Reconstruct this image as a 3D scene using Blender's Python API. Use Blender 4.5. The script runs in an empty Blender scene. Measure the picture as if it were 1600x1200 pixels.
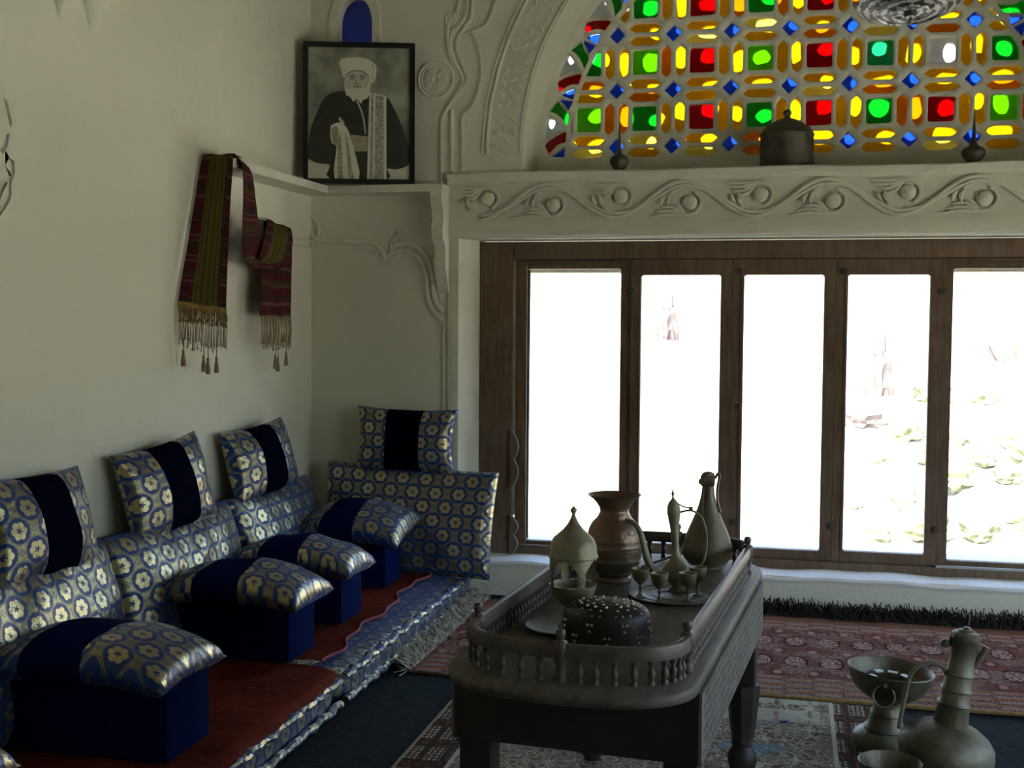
import bpy, bmesh, math, random
from math import sin, cos, pi, radians as R, sqrt, atan2
from mathutils import Vector, Matrix, noise
random.seed(7)
S = bpy.context.scene
COL = S.collection

# ------------------------------------------------------------------ camera
YAW, PITCH, ROLL, FPX = 0.22539085, -0.05388019, 0.00651432, 1883.75
cam = bpy.data.cameras.new('camera'); co = bpy.data.objects.new('camera', cam); COL.objects.link(co)
f = Vector((-sin(YAW)*cos(PITCH), cos(YAW)*cos(PITCH), sin(PITCH)))
r0 = Vector((cos(YAW), sin(YAW), 0)); u0 = r0.cross(f)
rr = cos(ROLL)*r0 + sin(ROLL)*u0; uu = -sin(ROLL)*r0 + cos(ROLL)*u0
M = Matrix((rr, uu, -f)).transposed().to_4x4(); M.translation = Vector((2.51, 0, 1.45))
co.matrix_world = M
cam.sensor_width = 36; cam.lens = FPX/1600*36; cam.clip_end = 500
S.camera = co
# ------------------------------------------------------------------ light
S.view_settings.view_transform = 'Standard'; S.view_settings.look = 'None'
S.view_settings.exposure = 0.86; S.view_settings.gamma = 1; S.view_settings.use_curve_mapping = False
w = bpy.data.worlds.new('sky'); S.world = w; w.use_nodes = True
nt = w.node_tree; bg = nt.nodes['Background']
sk = nt.nodes.new('ShaderNodeTexSky'); sk.sky_type = 'NISHITA'; sk.sun_disc = False
sk.sun_elevation = R(48); sk.sun_rotation = R(200); sk.dust_density = 4.0; sk.air_density = 1.0
nt.links.new(sk.outputs[0], bg.inputs[0]); bg.inputs[1].default_value = 1.1
sun = bpy.data.lights.new('sun', 'SUN'); so = bpy.data.objects.new('sun', sun); COL.objects.link(so)
sun.energy = 15; sun.angle = R(1); sun.color = (1, .96, .88)
so.rotation_euler = Vector((-.35, -1, 1.15)).to_track_quat('Z', 'Y').to_euler()

def portal(loc, rot, sx, sy):
    l = bpy.data.lights.new('portal', 'AREA'); l.shape = 'RECTANGLE'; l.size = sx; l.size_y = sy
    l.cycles.is_portal = True
    o = bpy.data.objects.new('portal', l); COL.objects.link(o); o.location = loc; o.rotation_euler = rot
portal((2.52, 6.40, 1.0), (R(-90), 0, 0), 3.3, 1.6)
portal((5.22, 2.92, 1.15), (0, R(90), 0), 1.8, 4.76)
portal((2.52, 6.70, 2.98), (R(-90), 0, 0), 2.8, 1.5)
S.cycles.max_bounces = 10; S.cycles.diffuse_bounces = 6; S.cycles.transparent_max_bounces = 16
S.cycles.sample_clamp_indirect = 6

# ------------------------------------------------------------------ object helpers
def tag(o, label=None, cat=None, group=None, kind=None):
    if label: o['label'] = label
    if cat: o['category'] = cat
    if group: o['group'] = group
    if kind: o['kind'] = kind
    return o
def empty(name, loc=(0, 0, 0), rot=(0, 0, 0), label=None, cat=None, group=None, kind=None):
    o = bpy.data.objects.new(name, None); COL.objects.link(o); o.location = loc; o.rotation_euler = rot
    o.empty_display_size = .05
    return tag(o, label, cat, group, kind)
def copy_tree(o, parent=None):
    c = o.copy(); COL.objects.link(c)
    if parent: c.parent = parent
    for ch in list(o.children): copy_tree(ch, c)
    return c
class MB:
    def __init__(s): s.v = []; s.f = []; s.uv = []; s.mi = []
    def add(s, vs, fs, uvs=None, mi=0):
        b = len(s.v); s.v += [tuple(p) for p in vs]
        for k, fc in enumerate(fs):
            s.f.append([i+b for i in fc]); s.mi.append(mi)
            s.uv.append(uvs[k] if uvs else [(vs[i][0], vs[i][2]) for i in fc])
    def box(s, a, b, mi=0, ch=0.0):
        (x0, y0, z0), (x1, y1, z1) = a, b
        if ch:
            bm = bmesh.new(); bmesh.ops.create_cube(bm, size=1)
            for v in bm.verts: v.co = Vector(((x0+x1)/2+v.co.x*(x1-x0), (y0+y1)/2+v.co.y*(y1-y0), (z0+z1)/2+v.co.z*(z1-z0)))
            bmesh.ops.bevel(bm, geom=bm.edges[:], offset=ch, segments=2, affect='EDGES', profile=.6)
            bm.verts.index_update()
            s.add([v.co[:] for v in bm.verts], [[v.index for v in q.verts] for q in bm.faces], mi=mi); bm.free(); return
        vs = [(x0, y0, z0), (x1, y0, z0), (x1, y1, z0), (x0, y1, z0), (x0, y0, z1), (x1, y0, z1), (x1, y1, z1), (x0, y1, z1)]
        s.add(vs, [(0, 3, 2, 1), (4, 5, 6, 7), (0, 1, 5, 4), (1, 2, 6, 5), (2, 3, 7, 6), (3, 0, 4, 7)], mi=mi)
    def lathe(s, prof, seg=32, c=(0, 0, 0), mi=0, sx=1, sy=1, cap=True):
        vs = []; n = len(prof)
        for r, z in prof:
            for k in range(seg):
                a = 2*pi*k/seg; vs.append((c[0]+max(r, 1e-4)*cos(a)*sx, c[1]+max(r, 1e-4)*sin(a)*sy, c[2]+z))
        fs = [(i*seg+k, i*seg+(k+1) % seg, (i+1)*seg+(k+1) % seg, (i+1)*seg+k) for i in range(n-1) for k in range(seg)]
        if cap: fs += [list(range(seg))[::-1], [(n-1)*seg+k for k in range(seg)]]
        s.add(vs, fs, mi=mi)
    def tube(s, pts, r, seg=6, mi=0, flat=1.0, up=(0, 0, 1), closed=False):
        pts = [Vector(p) for p in pts]; n = len(pts); rs = r if isinstance(r, (list, tuple)) else [r]*n
        vs = []; pn = Vector(up)
        for i, p in enumerate(pts):
            if closed: t = pts[(i+1) % n]-pts[i-1]
            else: t = pts[min(i+1, n-1)]-pts[max(i-1, 0)]
            t = t.normalized() if t.length > 1e-9 else Vector((0, 0, 1))
            nn = pn - t*pn.dot(t)
            if nn.length < 1e-4: nn = t.orthogonal()
            nn.normalize(); bb = t.cross(nn)
            if flat == 1.0: pn = nn
            for k in range(seg):
                a = 2*pi*k/seg; vs.append(p+nn*(cos(a)*rs[i]*flat)+bb*(sin(a)*rs[i]))
        m = n if closed else n-1
        fs = [(i*seg+k, i*seg+(k+1) % seg, ((i+1) % n)*seg+(k+1) % seg, ((i+1) % n)*seg+k) for i in range(m) for k in range(seg)]
        if not closed: fs += [list(range(seg))[::-1], [(n-1)*seg+k for k in range(seg)]]
        s.add(vs, fs, mi=mi)
    def prism(s, poly, fn0, fn1, mi=0):           # poly of 2D points, two maps to 3D
        n = len(poly); vs = [fn0(p) for p in poly]+[fn1(p) for p in poly]
        fs = [list(range(n)), list(range(n, 2*n))[::-1]]+[(i, i+n, (i+1) % n+n, (i+1) % n) for i in range(n)]
        s.add(vs, fs, mi=mi)
    def build(s, name, mat, parent=None, smooth=True, ang=40, **kw):
        me = bpy.data.meshes.new(name); me.from_pydata(s.v, [], s.f)
        uvl = me.uv_layers.new(name='UVMap'); k = 0; flat = []
        for u in s.uv:
            for p in u: flat += [p[0], p[1]]
        uvl.data.foreach_set('uv', flat)
        for m in (mat if isinstance(mat, (list, tuple)) else [mat]): me.materials.append(m)
        me.polygons.foreach_set('material_index', s.mi)
        bm = bmesh.new(); bm.from_mesh(me); bmesh.ops.recalc_face_normals(bm, faces=bm.faces[:]) if kw.pop('recalc', True) else None
        bm.to_mesh(me); bm.free()
        if smooth:
            me.polygons.foreach_set('use_smooth', [True]*len(me.polygons)); me.set_sharp_from_angle(angle=R(ang))
        me.update()
        return link(name, me, parent, **kw)
def link(name, me, parent=None, loc=None, rot=None, label=None, cat=None, group=None, kind=None, **kw):
    o = bpy.data.objects.new(name, me); COL.objects.link(o)
    if parent: o.parent = parent
    if loc: o.location = loc
    if rot: o.rotation_euler = rot
    return tag(o, label, cat, group, kind)
def sheet(outer, holes, y0, y1, bevel=0.0):
    """plate in the XZ plane between y0 and y1, with holes; returns (verts, faces)"""
    cu = bpy.data.curves.new('c', 'CURVE'); cu.dimensions = '2D'; cu.fill_mode = 'BOTH'
    cu.extrude = (y1-y0)/2-bevel; cu.bevel_depth = bevel; cu.bevel_resolution = 1; cu.offset = -bevel
    for poly in [outer]+holes:
        sp = cu.splines.new('POLY'); sp.points.add(len(poly)-1); sp.use_cyclic_u = True
        for i, p in enumerate(poly): sp.points[i].co = (p[0], p[1], 0, 1)
    o = bpy.data.objects.new('c', cu); me = bpy.data.meshes.new_from_object(o)
    vs = [(v.co.x, (y0+y1)/2+v.co.z, v.co.y) for v in me.vertices]; fs = [list(p.vertices) for p in me.polygons]
    bpy.data.objects.remove(o); bpy.data.meshes.remove(me); bpy.data.curves.remove(cu)
    return vs, fs

def weld(mb):
    key = {}; nv = []; mp = []
    for p in mb.v:
        k = tuple(round(c, 5) for c in p)
        if k not in key: key[k] = len(nv); nv.append(p)
        mp.append(key[k])
    mb.v = nv; mb.f = [[mp[i] for i in q] for q in mb.f]; return mb
def inside(p, poly):
    c = False; x, y = p
    for i in range(len(poly)):
        (x0, y0), (x1, y1) = poly[i-1], poly[i]
        if (y0 > y) != (y1 > y) and x < (x1-x0)*(y-y0)/(y1-y0)+x0: c = not c
    return c
def plate(outer, holes, y0, y1, bev):
    """chamfered plate with many holes, by constrained triangulation"""
    from mathutils.geometry import delaunay_2d_cdt
    big = []
    for h in holes:
        cx = sum(p[0] for p in h)/len(h); cz = sum(p[1] for p in h)/len(h); big.append([(p[0]+(p[0]-cx)/(abs(p[0]-cx)+abs(p[1]-cz)+1e-6)*bev, p[1]+(p[1]-cz)/(abs(p[0]-cx)+abs(p[1]-cz)+1e-6)*bev) for p in h])
    V = []; Eg = []
    for poly in [outer]+big:
        b = len(V); n = len(poly); V += [Vector(p) for p in poly]; Eg += [(b+i, b+(i+1) % n) for i in range(n)]
    ov, _, of, *_ = delaunay_2d_cdt(V, Eg, [], 0, 1e-5)
    bb = [(min(p[0] for p in h), max(p[0] for p in h), min(p[1] for p in h), max(p[1] for p in h), h) for h in big]
    T = []
    for q in of:
        c = sum((ov[i] for i in q), Vector((0, 0)))/len(q)
        if not inside(c, outer): continue
        if any(a <= c.x <= b_ and c_ <= c.y <= d and inside(c, h) for a, b_, c_, d, h in bb): continue
        T.append(list(q))
    m = MB(); m.add([(p.x, y0, p.y) for p in ov], T); m.add([(p.x, y1, p.y) for p in ov], [q[::-1] for q in T])
    for h, g in list(zip(holes, big))+[(outer, outer)]:
        n = len(h); vs = [(p[0], y0, p[1]) for p in g]+[(p[0], y0+bev, p[1]) for p in h]+[(p[0], y1-bev, p[1]) for p in h]+[(p[0], y1, p[1]) for p in g]
        m.add(vs, [(k*n+i, k*n+(i+1) % n, (k+1)*n+(i+1) % n, (k+1)*n+i) for k in range(3) for i in range(n)])
    return m

# ------------------------------------------------------------------ node helpers
class X:
    """socket expression"""
    nt = None
    def __init__(s, v): s.v = v
    @staticmethod
    def op(o, *a, clamp=False):
        n = X.nt.nodes.new('ShaderNodeMath'); n.operation = o; n.use_clamp = clamp
        for i, q in enumerate(a):
            q = q.v if isinstance(q, X) else q
            if isinstance(q, (int, float)): n.inputs[i].default_value = q
            else: X.nt.links.new(q, n.inputs[i])
        return X(n.outputs[0])
    def __add__(s, o): return X.op('ADD', s, o)
    def __radd__(s, o): return X.op('ADD', s, o)
    def __sub__(s, o): return X.op('SUBTRACT', s, o)
    def __rsub__(s, o): return X.op('SUBTRACT', o, s)
    def __mul__(s, o): return X.op('MULTIPLY', s, o)
    def __rmul__(s, o): return X.op('MULTIPLY', s, o)
    def __truediv__(s, o): return X.op('DIVIDE', s, o)
    def lt(s, o): return X.op('LESS_THAN', s, o)
    def gt(s, o): return X.op('GREATER_THAN', s, o)
    def abs(s): return X.op('ABSOLUTE', s)
    def fract(s): return X.op('FRACT', s)
    def floor(s): return X.op('FLOOR', s)
    def sin(s): return X.op('SINE', s)
    def cos(s): return X.op('COSINE', s)
    def sq(s): return X.op('MULTIPLY', s, s)
    def sqrt(s): return X.op('SQRT', s)
    def mx(s, o): return X.op('MAXIMUM', s, o)
    def mn(s, o): return X.op('MINIMUM', s, o)
def mixc(fac, a, b):
    n = X.nt.nodes.new('ShaderNodeMix'); n.data_type = 'RGBA'
    for k, q in ((0, fac), (6, a), (7, b)):
        q = q.v if isinstance(q, X) else q
        if isinstance(q, (int, float)): n.inputs[k].default_value = q
        elif isinstance(q, tuple): n.inputs[k].default_value = (*q[:3], 1)
        else: X.nt.links.new(q, n.inputs[k])
    return n.outputs[2]
def coords(kind='Object'):
    n = X.nt.nodes.new('ShaderNodeTexCoord'); sp = X.nt.nodes.new('ShaderNodeSeparateXYZ')
    X.nt.links.new(n.outputs[kind], sp.inputs[0]); return X(sp.outputs[0]), X(sp.outputs[1]), X(sp.outputs[2]), n.outputs[kind]
def noi(scale, detail=4, vec=None, rough=.55, out=0):
    n = X.nt.nodes.new('ShaderNodeTexNoise'); n.inputs['Scale'].default_value = scale
    n.inputs['Detail'].default_value = detail; n.inputs['Roughness'].default_value = rough
    if vec is None:
        t = X.nt.nodes.new('ShaderNodeTexCoord'); vec = t.outputs['Object']
    X.nt.links.new(vec, n.inputs['Vector']); return X(n.outputs[out])
def voro(scale, vec=None, feature='F1', out=0):
    n = X.nt.nodes.new('ShaderNodeTexVoronoi'); n.inputs['Scale'].default_value = scale; n.feature = feature
    if vec is None:
        t = X.nt.nodes.new('ShaderNodeTexCoord'); vec = t.outputs['Object']
    X.nt.links.new(vec, n.inputs['Vector']); return n.outputs[out]
def mat(name, col=(.5, .5, .5), rough=.6, metal=0, bump=0, bscale=40, var=0, vscale=6, sheen=0, spec=.5, fn=None, bdet=4):
    m = bpy.data.materials.new(name); m.use_nodes = True; X.nt = m.node_tree
    b = m.node_tree.nodes['Principled BSDF']
    b.inputs['Roughness'].default_value = rough; b.inputs['Metallic'].default_value = metal
    b.inputs['Specular IOR Level'].default_value = spec
    if sheen: b.inputs['Sheen Weight'].default_value = sheen; b.inputs['Sheen Roughness'].default_value = .4
    b.inputs['Base Color'].default_value = (*col, 1)
    if fn: fn(b, m.node_tree)
    elif var:
        nz = noi(vscale, 5)
        fac = X.op('MULTIPLY_ADD', nz, 3.0, -1.0, clamp=True)
        X.nt.links.new(mixc(fac, tuple(c*(1-var) for c in col), tuple(min(1, c*(1+var)) for c in col)), b.inputs['Base Color'])
    if bump:
        bp = X.nt.nodes.new('ShaderNodeBump'); bp.inputs['Strength'].default_value = 1; bp.inputs['Distance'].default_value = bump
        X.nt.links.new(noi(bscale, bdet).v, bp.inputs['Height']); X.nt.links.new(bp.outputs[0], b.inputs['Normal'])
    return m
def brocade_fn(b, nt):
    x, y, _, vec = coords('UV')
    A, B = .13, .155
    def cell(x, y):
        cx = (x/A).fract()-.5; cy = (y/B).fract()-.5
        return cx*A, cy*B
    x1, y1 = cell(x, y); x2, y2 = cell(x+A/2, y+B/2)
    d1 = (x1.sq()+y1.sq()).sqrt(); d2 = (x2.sq()+y2.sq()).sqrt()
    s = d1.lt(d2); px = x1*s+x2*(1-s); py = y1*s+y2*(1-s); d = d1.mn(d2); dm = d1.mx(d2)
    th = X.op('ARCTAN2', py, px)
    flower = d.lt((th*3).cos().abs()*.0075+.0265); star = d.lt((th*5+.6).cos()*.0045+.0090)
    petal = ((th*3).cos().abs()).lt(.05)*d.gt(.016)*d.lt(.027)
    ring = d.lt(.0470)*d.gt(.0240)
    # ground between the medallions: fine diamond and links
    dd = (d1-d2).abs(); diam = dm.gt(.0)
    gx = ((x/A+.5).fract()-.5)*A; gy = (y/B).fract()*B-B/2
    man1 = (gx.abs()+gy.abs()); gx2 = ((x/A).fract()-.5)*A; gy2 = ((y/B+.5).fract()-.5)*B; man2 = gx2.abs()+gy2.abs()
    man = man1.mn(man2)
    dl = man.gt(.010)*man.lt(.0135)+man.lt(.003)
    edge = d.gt(.0495)*d.lt(.0512)
    gold = X.op('SUBTRACT', 1, (ring*(1-flower)+star+petal+dl*d.gt(.0485)+edge).mn(1.0), clamp=True)
    weave = noi(500, 2, vec); gfac = gold*X.op('MULTIPLY_ADD', weave, 1.6, .05, clamp=True)
    gcol = mixc(flower, mixc(noi(420, 2, vec).gt(.5), (.20, .185, .10), (.40, .35, .18)), (.52, .44, .22))
    X.nt.links.new(mixc(gold, (.004, .040, .17), gcol), b.inputs['Base Color'])
    X.nt.links.new((gold*.80+.06).v, b.inputs['Metallic']); X.nt.links.new((.40-gold*.05).v, b.inputs['Roughness'])
    b.inputs['Sheen Weight'].default_value = .15; b.inputs['Sheen Tint'].default_value = (.2, .4, 1, 1)
    bp = X.nt.nodes.new('ShaderNodeBump'); bp.inputs['Distance'].default_value = .004
    h = noi(28, 3, vec)
    X.nt.links.new((h+gold*.08).v, bp.inputs['Height']); X.nt.links.new(bp.outputs[0], b.inputs['Normal'])
def rug_red(b, nt):
    x, y, _, vec = coords('UV')
    A, B = .145, .33
    def gul(ox, oy, rx, ry):
        cx = ((x/A+ox).fract()-.5)*A/rx; cy = ((y/B+oy).fract()-.5)*B/ry
        return (X.op('POWER', cx.abs(), 2.6)+X.op('POWER', cy.abs(), 2.6)), cx, cy
    g, cx, cy = gul(0, 0, .052, .085); g2, ax, ay = gul(.5, .5, .034, .055)
    tiles = ((cx*3.3).fract().gt(.45)*(cy*2.7).fract().gt(.4))
    nz = noi(60, 5, vec); n2 = noi(9, 4, vec)
    base = mixc(X.op('MULTIPLY_ADD', nz, 2.2, -.6, clamp=True), (.085, .034, .024), (.21, .09, .066))
    c1 = mixc(g.lt(1.0), base, (.040, .018, .014)); c1 = mixc(g.lt(.62), c1, (.15, .055, .042)); c1 = mixc(g.lt(.5)*noi(70, 2, vec).gt(.53), c1, (.42, .33, .24))
    c1 = mixc(g2.lt(1.0)*g2.gt(.3), c1, (.12, .04, .035)); c1 = mixc(g2.lt(.12), c1, (.30, .20, .15))
    c1 = mixc(n2.gt(.5)*nz.gt(.5)*.5, c1, (.33, .22, .16))
    # borders along both long edges
    yy = y; zone = (yy.lt(.27)+yy.gt(1.05)).mn(1.0)
    bt = ((x*28).sin()*(y*90).sin()).gt(.15); fine = noi(120, 3, vec).gt(.52)
    bc = mixc(bt, (.11, .035, .026), (.24, .14, .10)); bc = mixc(fine*.5, bc, (.42, .33, .26))
    ln = ((y*13).fract()).lt(.14); bc = mixc(ln, bc, (.30, .12, .05))
    c1 = mixc(zone, c1, bc)
    c1 = mixc(n2.gt(.56)*.30, c1, (.22, .17, .13)); c1 = mixc(y.gt(1.18)*.7, c1, (.15, .065, .03)); c1 = mixc(y.lt(.02), c1, (.30, .18, .08))
    X.nt.links.new(c1, b.inputs['Base Color'])
def rug_beige(b, nt):
    x, y, _, vec = coords('UV')
    v = X(voro(16, vec)); v2 = X(voro(38, vec)); nz = noi(14, 5, vec)
    base = mixc(X.op('MULTIPLY_ADD', nz, 3, -1, clamp=True), (.10, .065, .045), (.27, .22, .15))
    c = mixc(v.lt(.24), base, (.55, .52, .42)); c = mixc(v.lt(.16), c, (.17, .05, .045)); c = mixc(v.lt(.08), c, (.45, .42, .34))
    c = mixc(v2.gt(.52), c, (.50, .46, .36)); c = mixc(v2.gt(.62)*.6, c, (.06, .04, .035))
    wav = ((x*22+(y*17).sin()*2.2).sin()+(y*26+(x*19).sin()*2).sin()).abs()
    c = mixc(wav.lt(.10)*.75, c, (.58, .55, .45))
    # blue figure
    bx = (x-1.12)/.11; by = (y-1.78+((x*40).sin()*.012))/.06
    c = mixc((bx.sq()+by.sq()).lt(1.0)*noi(45, 2, vec).gt(.42), c, (.16, .25, .32))
    # pale band at the top
    top = y.gt(2.0); cell = ((x/.12).fract()-.5).abs(); tb = cell.lt(.43)*((y*30).sin()).gt(-.5)
    c = mixc(top*tb*.7, c, (.52, .50, .38)); 
    # side borders: dark strips with pale checks between pale lines
    e = x.mn(1.57-x)
    brd = e.lt(.17); ck = ((x*58).fract().gt(.35)*(y*40).fract().gt(.35)*(y*5).fract().lt(.62)*(x*13).fract().lt(.7))
    c = mixc(brd, c, mixc(ck*noi(90, 2, vec).gt(.42), mixc(noi(40, 3, vec).gt(.54), (.04, .03, .022), (.16, .06, .045)), (.46, .42, .33)))
    c = mixc(e.gt(.165)*e.lt(.18), c, (.58, .54, .42)); c = mixc(e.lt(.012), c, (.35, .30, .2))
    c = mixc(e.gt(.18)*e.lt(.215)*noi(70, 2, vec).gt(.5), c, (.20, .16, .12))
    c = mixc(noi(160, 2, vec).gt(.5)*.35, c, (.10, .07, .05))
    X.nt.links.new(c, b.inputs['Base Color'])
def rug_seat(b, nt):
    x, y, _, vec = coords('UV')
    n1 = noi(3.2, 5, vec); n2 = noi(45, 5, vec)
    c = mixc(X.op('MULTIPLY_ADD', n1, 3.5, -1.2, clamp=True), (.07, .012, .008), (.17, .030, .017))
    c = mixc(X.op('MULTIPLY_ADD', n2, 3, -1.4, clamp=True)*.5, c, (.14, .05, .024))
    c = mixc(((y*9).fract().lt(.12))*n2.gt(.5)*.35, c, (.17, .09, .04))
    X.nt.links.new(c, b.inputs['Base Color'])
def wood_fn(dark, light, sc=(1, 1, 12), dust=None):
    def fn(b, nt):
        t = nt.nodes.new('ShaderNodeTexCoord'); mp = nt.nodes.new('ShaderNodeMapping'); mp.inputs['Scale'].default_value = sc
        nt.links.new(t.outputs['Object'], mp.inputs[0])
        n = noi(6, 6, mp.outputs[0]); c = mixc(X.op('MULTIPLY_ADD', n, 2.6, -.8, clamp=True), dark, light)
        if dust: c = mixc(X.op('MULTIPLY_ADD', noi(3.5, 5), 3, -1.3, clamp=True)*.5, c, dust)
        nt.links.new(c, b.inputs['Base Color'])
        bp = nt.nodes.new('ShaderNodeBump'); bp.inputs['Distance'].default_value = .002
        nt.links.new(n.v, bp.inputs['Height']); nt.links.new(bp.outputs[0], b.inputs['Normal'])
    return fn
def metal_fn(a, bcol, sc=9, r0=.35, r1=.7):
    def fn(b, nt):
        n = noi(sc, 6); fac = X.op('MULTIPLY_ADD', n, 4.2, -1.6, clamp=True)
        nt.links.new(mixc(fac, a, bcol), b.inputs['Base Color'])
        nt.links.new((fac*(r1-r0)+r0).v, b.inputs['Roughness'])
        bp = nt.nodes.new('ShaderNodeBump'); bp.inputs['Distance'].default_value = .0022
        nt.links.new(noi(60, 4).v, bp.inputs['Height']); nt.links.new(bp.outputs[0], b.inputs['Normal'])
    return fn
def plaster_fn(b, nt):
    n = noi(1.3, 5); n2 = noi(14, 4)
    c = mixc(X.op('MULTIPLY_ADD', n, 2, -.5, clamp=True), (.66, .66, .52), (.73, .73, .60))
    c = mixc(X.op('MULTIPLY_ADD', n2, 3, -1.7, clamp=True)*.25, c, (.55, .54, .45))
    nt.links.new(c, b.inputs['Base Color'])
    bp = nt.nodes.new('ShaderNodeBump'); bp.inputs['Distance'].default_value = .012
    nt.links.new((noi(5, 4)+noi(60, 3)*.12).v, bp.inputs['Height']); nt.links.new(bp.outputs[0], b.inputs['Normal'])
def scarf_fn(reverse):
    def fn(b, nt):
        u, v, _, vec = coords('UV')      # u across 0..1, v along in metres
        nz = noi(220, 2, vec)
        stripes = ((u*9).fract()).lt(.35)
        ol = mixc(stripes, (.09, .078, .017), (.045, .038, .010)); ol = mixc(((u*23).fract()).lt(.25), ol, (.12, .10, .03))
        dots = ((u*30).fract().lt(.5)*((v*34).fract()).lt(.5))
        cr = mixc(dots, (.085, .010, .018), (.035, .010, .012)); cr = mixc(dots*((v*11).fract()).lt(.35), cr, (.11, .12, .09))
        cr = mixc(((v*8).fract()).lt(.16), cr, (.035, .02, .02))
        if reverse: c = mixc((v*6.2).fract().lt(.2)*.8, cr, (.06, .045, .015))
        else:
            c = mixc(u.lt(.27), ol, cr); c = mixc(u.gt(.86), c, cr); c = mixc(u.gt(.8)*u.lt(.85), c, (.02, .02, .01))
        nt.links.new(mixc(nz.gt(.55)*.4, c, (.03, .02, .01)), b.inputs['Base Color'])
    return fn
def glass(name, col, op=.93):
    m = bpy.data.materials.new(name); m.use_nodes = True; nt = m.node_tree; X.nt = nt
    for n in list(nt.nodes):
        if n.type == 'BSDF_PRINCIPLED': nt.nodes.remove(n)
    out = nt.nodes['Material Output']; tr = nt.nodes.new('ShaderNodeBsdfTransparent')
    di = nt.nodes.new('ShaderNodeBsdfTranslucent'); gl = nt.nodes.new('ShaderNodeBsdfGlossy'); gl.inputs['Roughness'].default_value = .08
    m1 = nt.nodes.new('ShaderNodeMixShader'); m2 = nt.nodes.new('ShaderNodeMixShader')
    n = noi(30, 3); cc = mixc(n, tuple(c*.8 for c in col), col)
    nt.links.new(cc, tr.inputs[0]); nt.links.new(cc, di.inputs[0])
    m1.inputs[0].default_value = 1-op; nt.links.new(tr.outputs[0], m1.inputs[1]); nt.links.new(di.outputs[0], m1.inputs[2])
    m2.inputs[0].default_value = .04; nt.links.new(m1.outputs[0], m2.inputs[1]); nt.links.new(gl.outputs[0], m2.inputs[2])
    nt.links.new(m2.outputs[0], out.inputs[0]); return m

PL = mat('plaster', (.7, .7, .6), .85, fn=plaster_fn, spec=.2)
TR = mat('plaster_trim', (.68, .68, .55), .8, bump=.003, bscale=70, var=.05, spec=.25)
BR = mat('brocade', rough=.4, fn=brocade_fn)
VEL = mat('blue_velvet', (.0025, .008, .052), .95, bump=.002, bscale=25, spec=.03)
VELB = mat('navy_velvet', (.0008, .0018, .010), .95, bump=.003, bscale=40, spec=.02)
DKW = mat('table_wood', rough=.55, fn=wood_fn((.014, .010, .007), (.034, .026, .018), (1, 1, 1), (.055, .048, .036)))
TOPW = mat('dusty_tabletop_wood', rough=.6, fn=wood_fn((.075, .062, .045), (.15, .13, .10), (6, 1, 6), (.24, .23, .19)))
APW = mat('dusty_carved_wood', rough=.7, fn=wood_fn((.10, .095, .075), (.19, .18, .15), (6, 6, 6), (.25, .25, .21)))
DKW2 = mat('rail_wood', rough=.42, fn=wood_fn((.06, .046, .035), (.14, .11, .085), (4, 1, 4), (.22, .20, .17)))
TIM = mat('window_timber', rough=.6, fn=wood_fn((.085, .052, .028), (.175, .108, .06), (8, 8, 1), (.20, .165, .115)))
COP = mat('aged_copper', metal=.6, fn=metal_fn((.24, .145, .092), (.24, .21, .145), 7, .30, .5))
BRS = mat('aged_brass', metal=.45, fn=metal_fn((.21, .185, .10), (.34, .32, .21), 10, .38, .6))
TIN = mat('dull_tinned_metal', metal=.45, fn=metal_fn((.14, .13, .10), (.28, .28, .24), 8, .42, .65))
GRM = mat('grey_green_brass', metal=.4, fn=metal_fn((.12, .103, .060), (.25, .235, .150), 6, .4, .62))
STL = mat('pale_worn_metal', (.50, .50, .46), .45, .4, var=.1)
DRK = mat('blackened_metal', metal=.5, fn=metal_fn((.05, .048, .032), (.11, .105, .075), 10, .45, .7))
STD = mat('brass_stud', (.55, .48, .30), .3, 1)
LEA = mat('dark_leather', (.022, .018, .012), .5, bump=.002, bscale=60, var=.3)
BLK = mat('black_frame', (.006, .007, .006), .4)
FLR = mat('dark_floor_felt', (.015, .021, .020), .95, bump=.004, bscale=70, var=.35, vscale=25, spec=.1)
RUGR = mat('bokhara_rug', rough=.95, fn=rug_red, spec=.02); RUGB = mat('figured_beige_rug', rough=.95, fn=rug_beige, spec=.02)
RUGS = mat('seat_rug', rough=.95, fn=rug_seat, spec=.02); PNK = mat('rose_binding', (.30, .06, .07), .9)
FRB = mat('black_fringe', (.018, .014, .012), .95, var=.4, vscale=50); FRW = mat('grey_fringe', (.40, .38, .29), .95, var=.3, vscale=40)
SCF = mat('striped_scarf_cloth', rough=.9, fn=scarf_fn(False), spec=.1); SCR = mat('crimson_scarf_cloth', rough=.9, fn=scarf_fn(True), spec=.1)
SCG = mat('ochre_hem', (.24, .15, .035), .9, var=.3, vscale=60); SCT = mat('scarf_fringe_thread', (.26, .20, .11), .9, var=.3, vscale=80)
GLS = glass('window_glass', (.97, .98, .98), .985)
PC = {'r': glass('red_glass', (.62, .006, .012), .9), 'g': glass('green_glass', (.05, .55, .08), .9), 'l': glass('lime_glass', (.30, .75, .02), .9),
      't': glass('turquoise_glass', (.12, .62, .30), .9), 'b': glass('blue_glass', (.10, .24, .85), .9), 'y': glass('yellow_glass', (.95, .62, .03), .9),
      'o': glass('amber_glass', (.92, .42, .02), .9), 'w': glass('clear_glass', (.93, .94, .95), .9), 's': glass('pale_glass', (.95, .80, .25), .9)}

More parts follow.
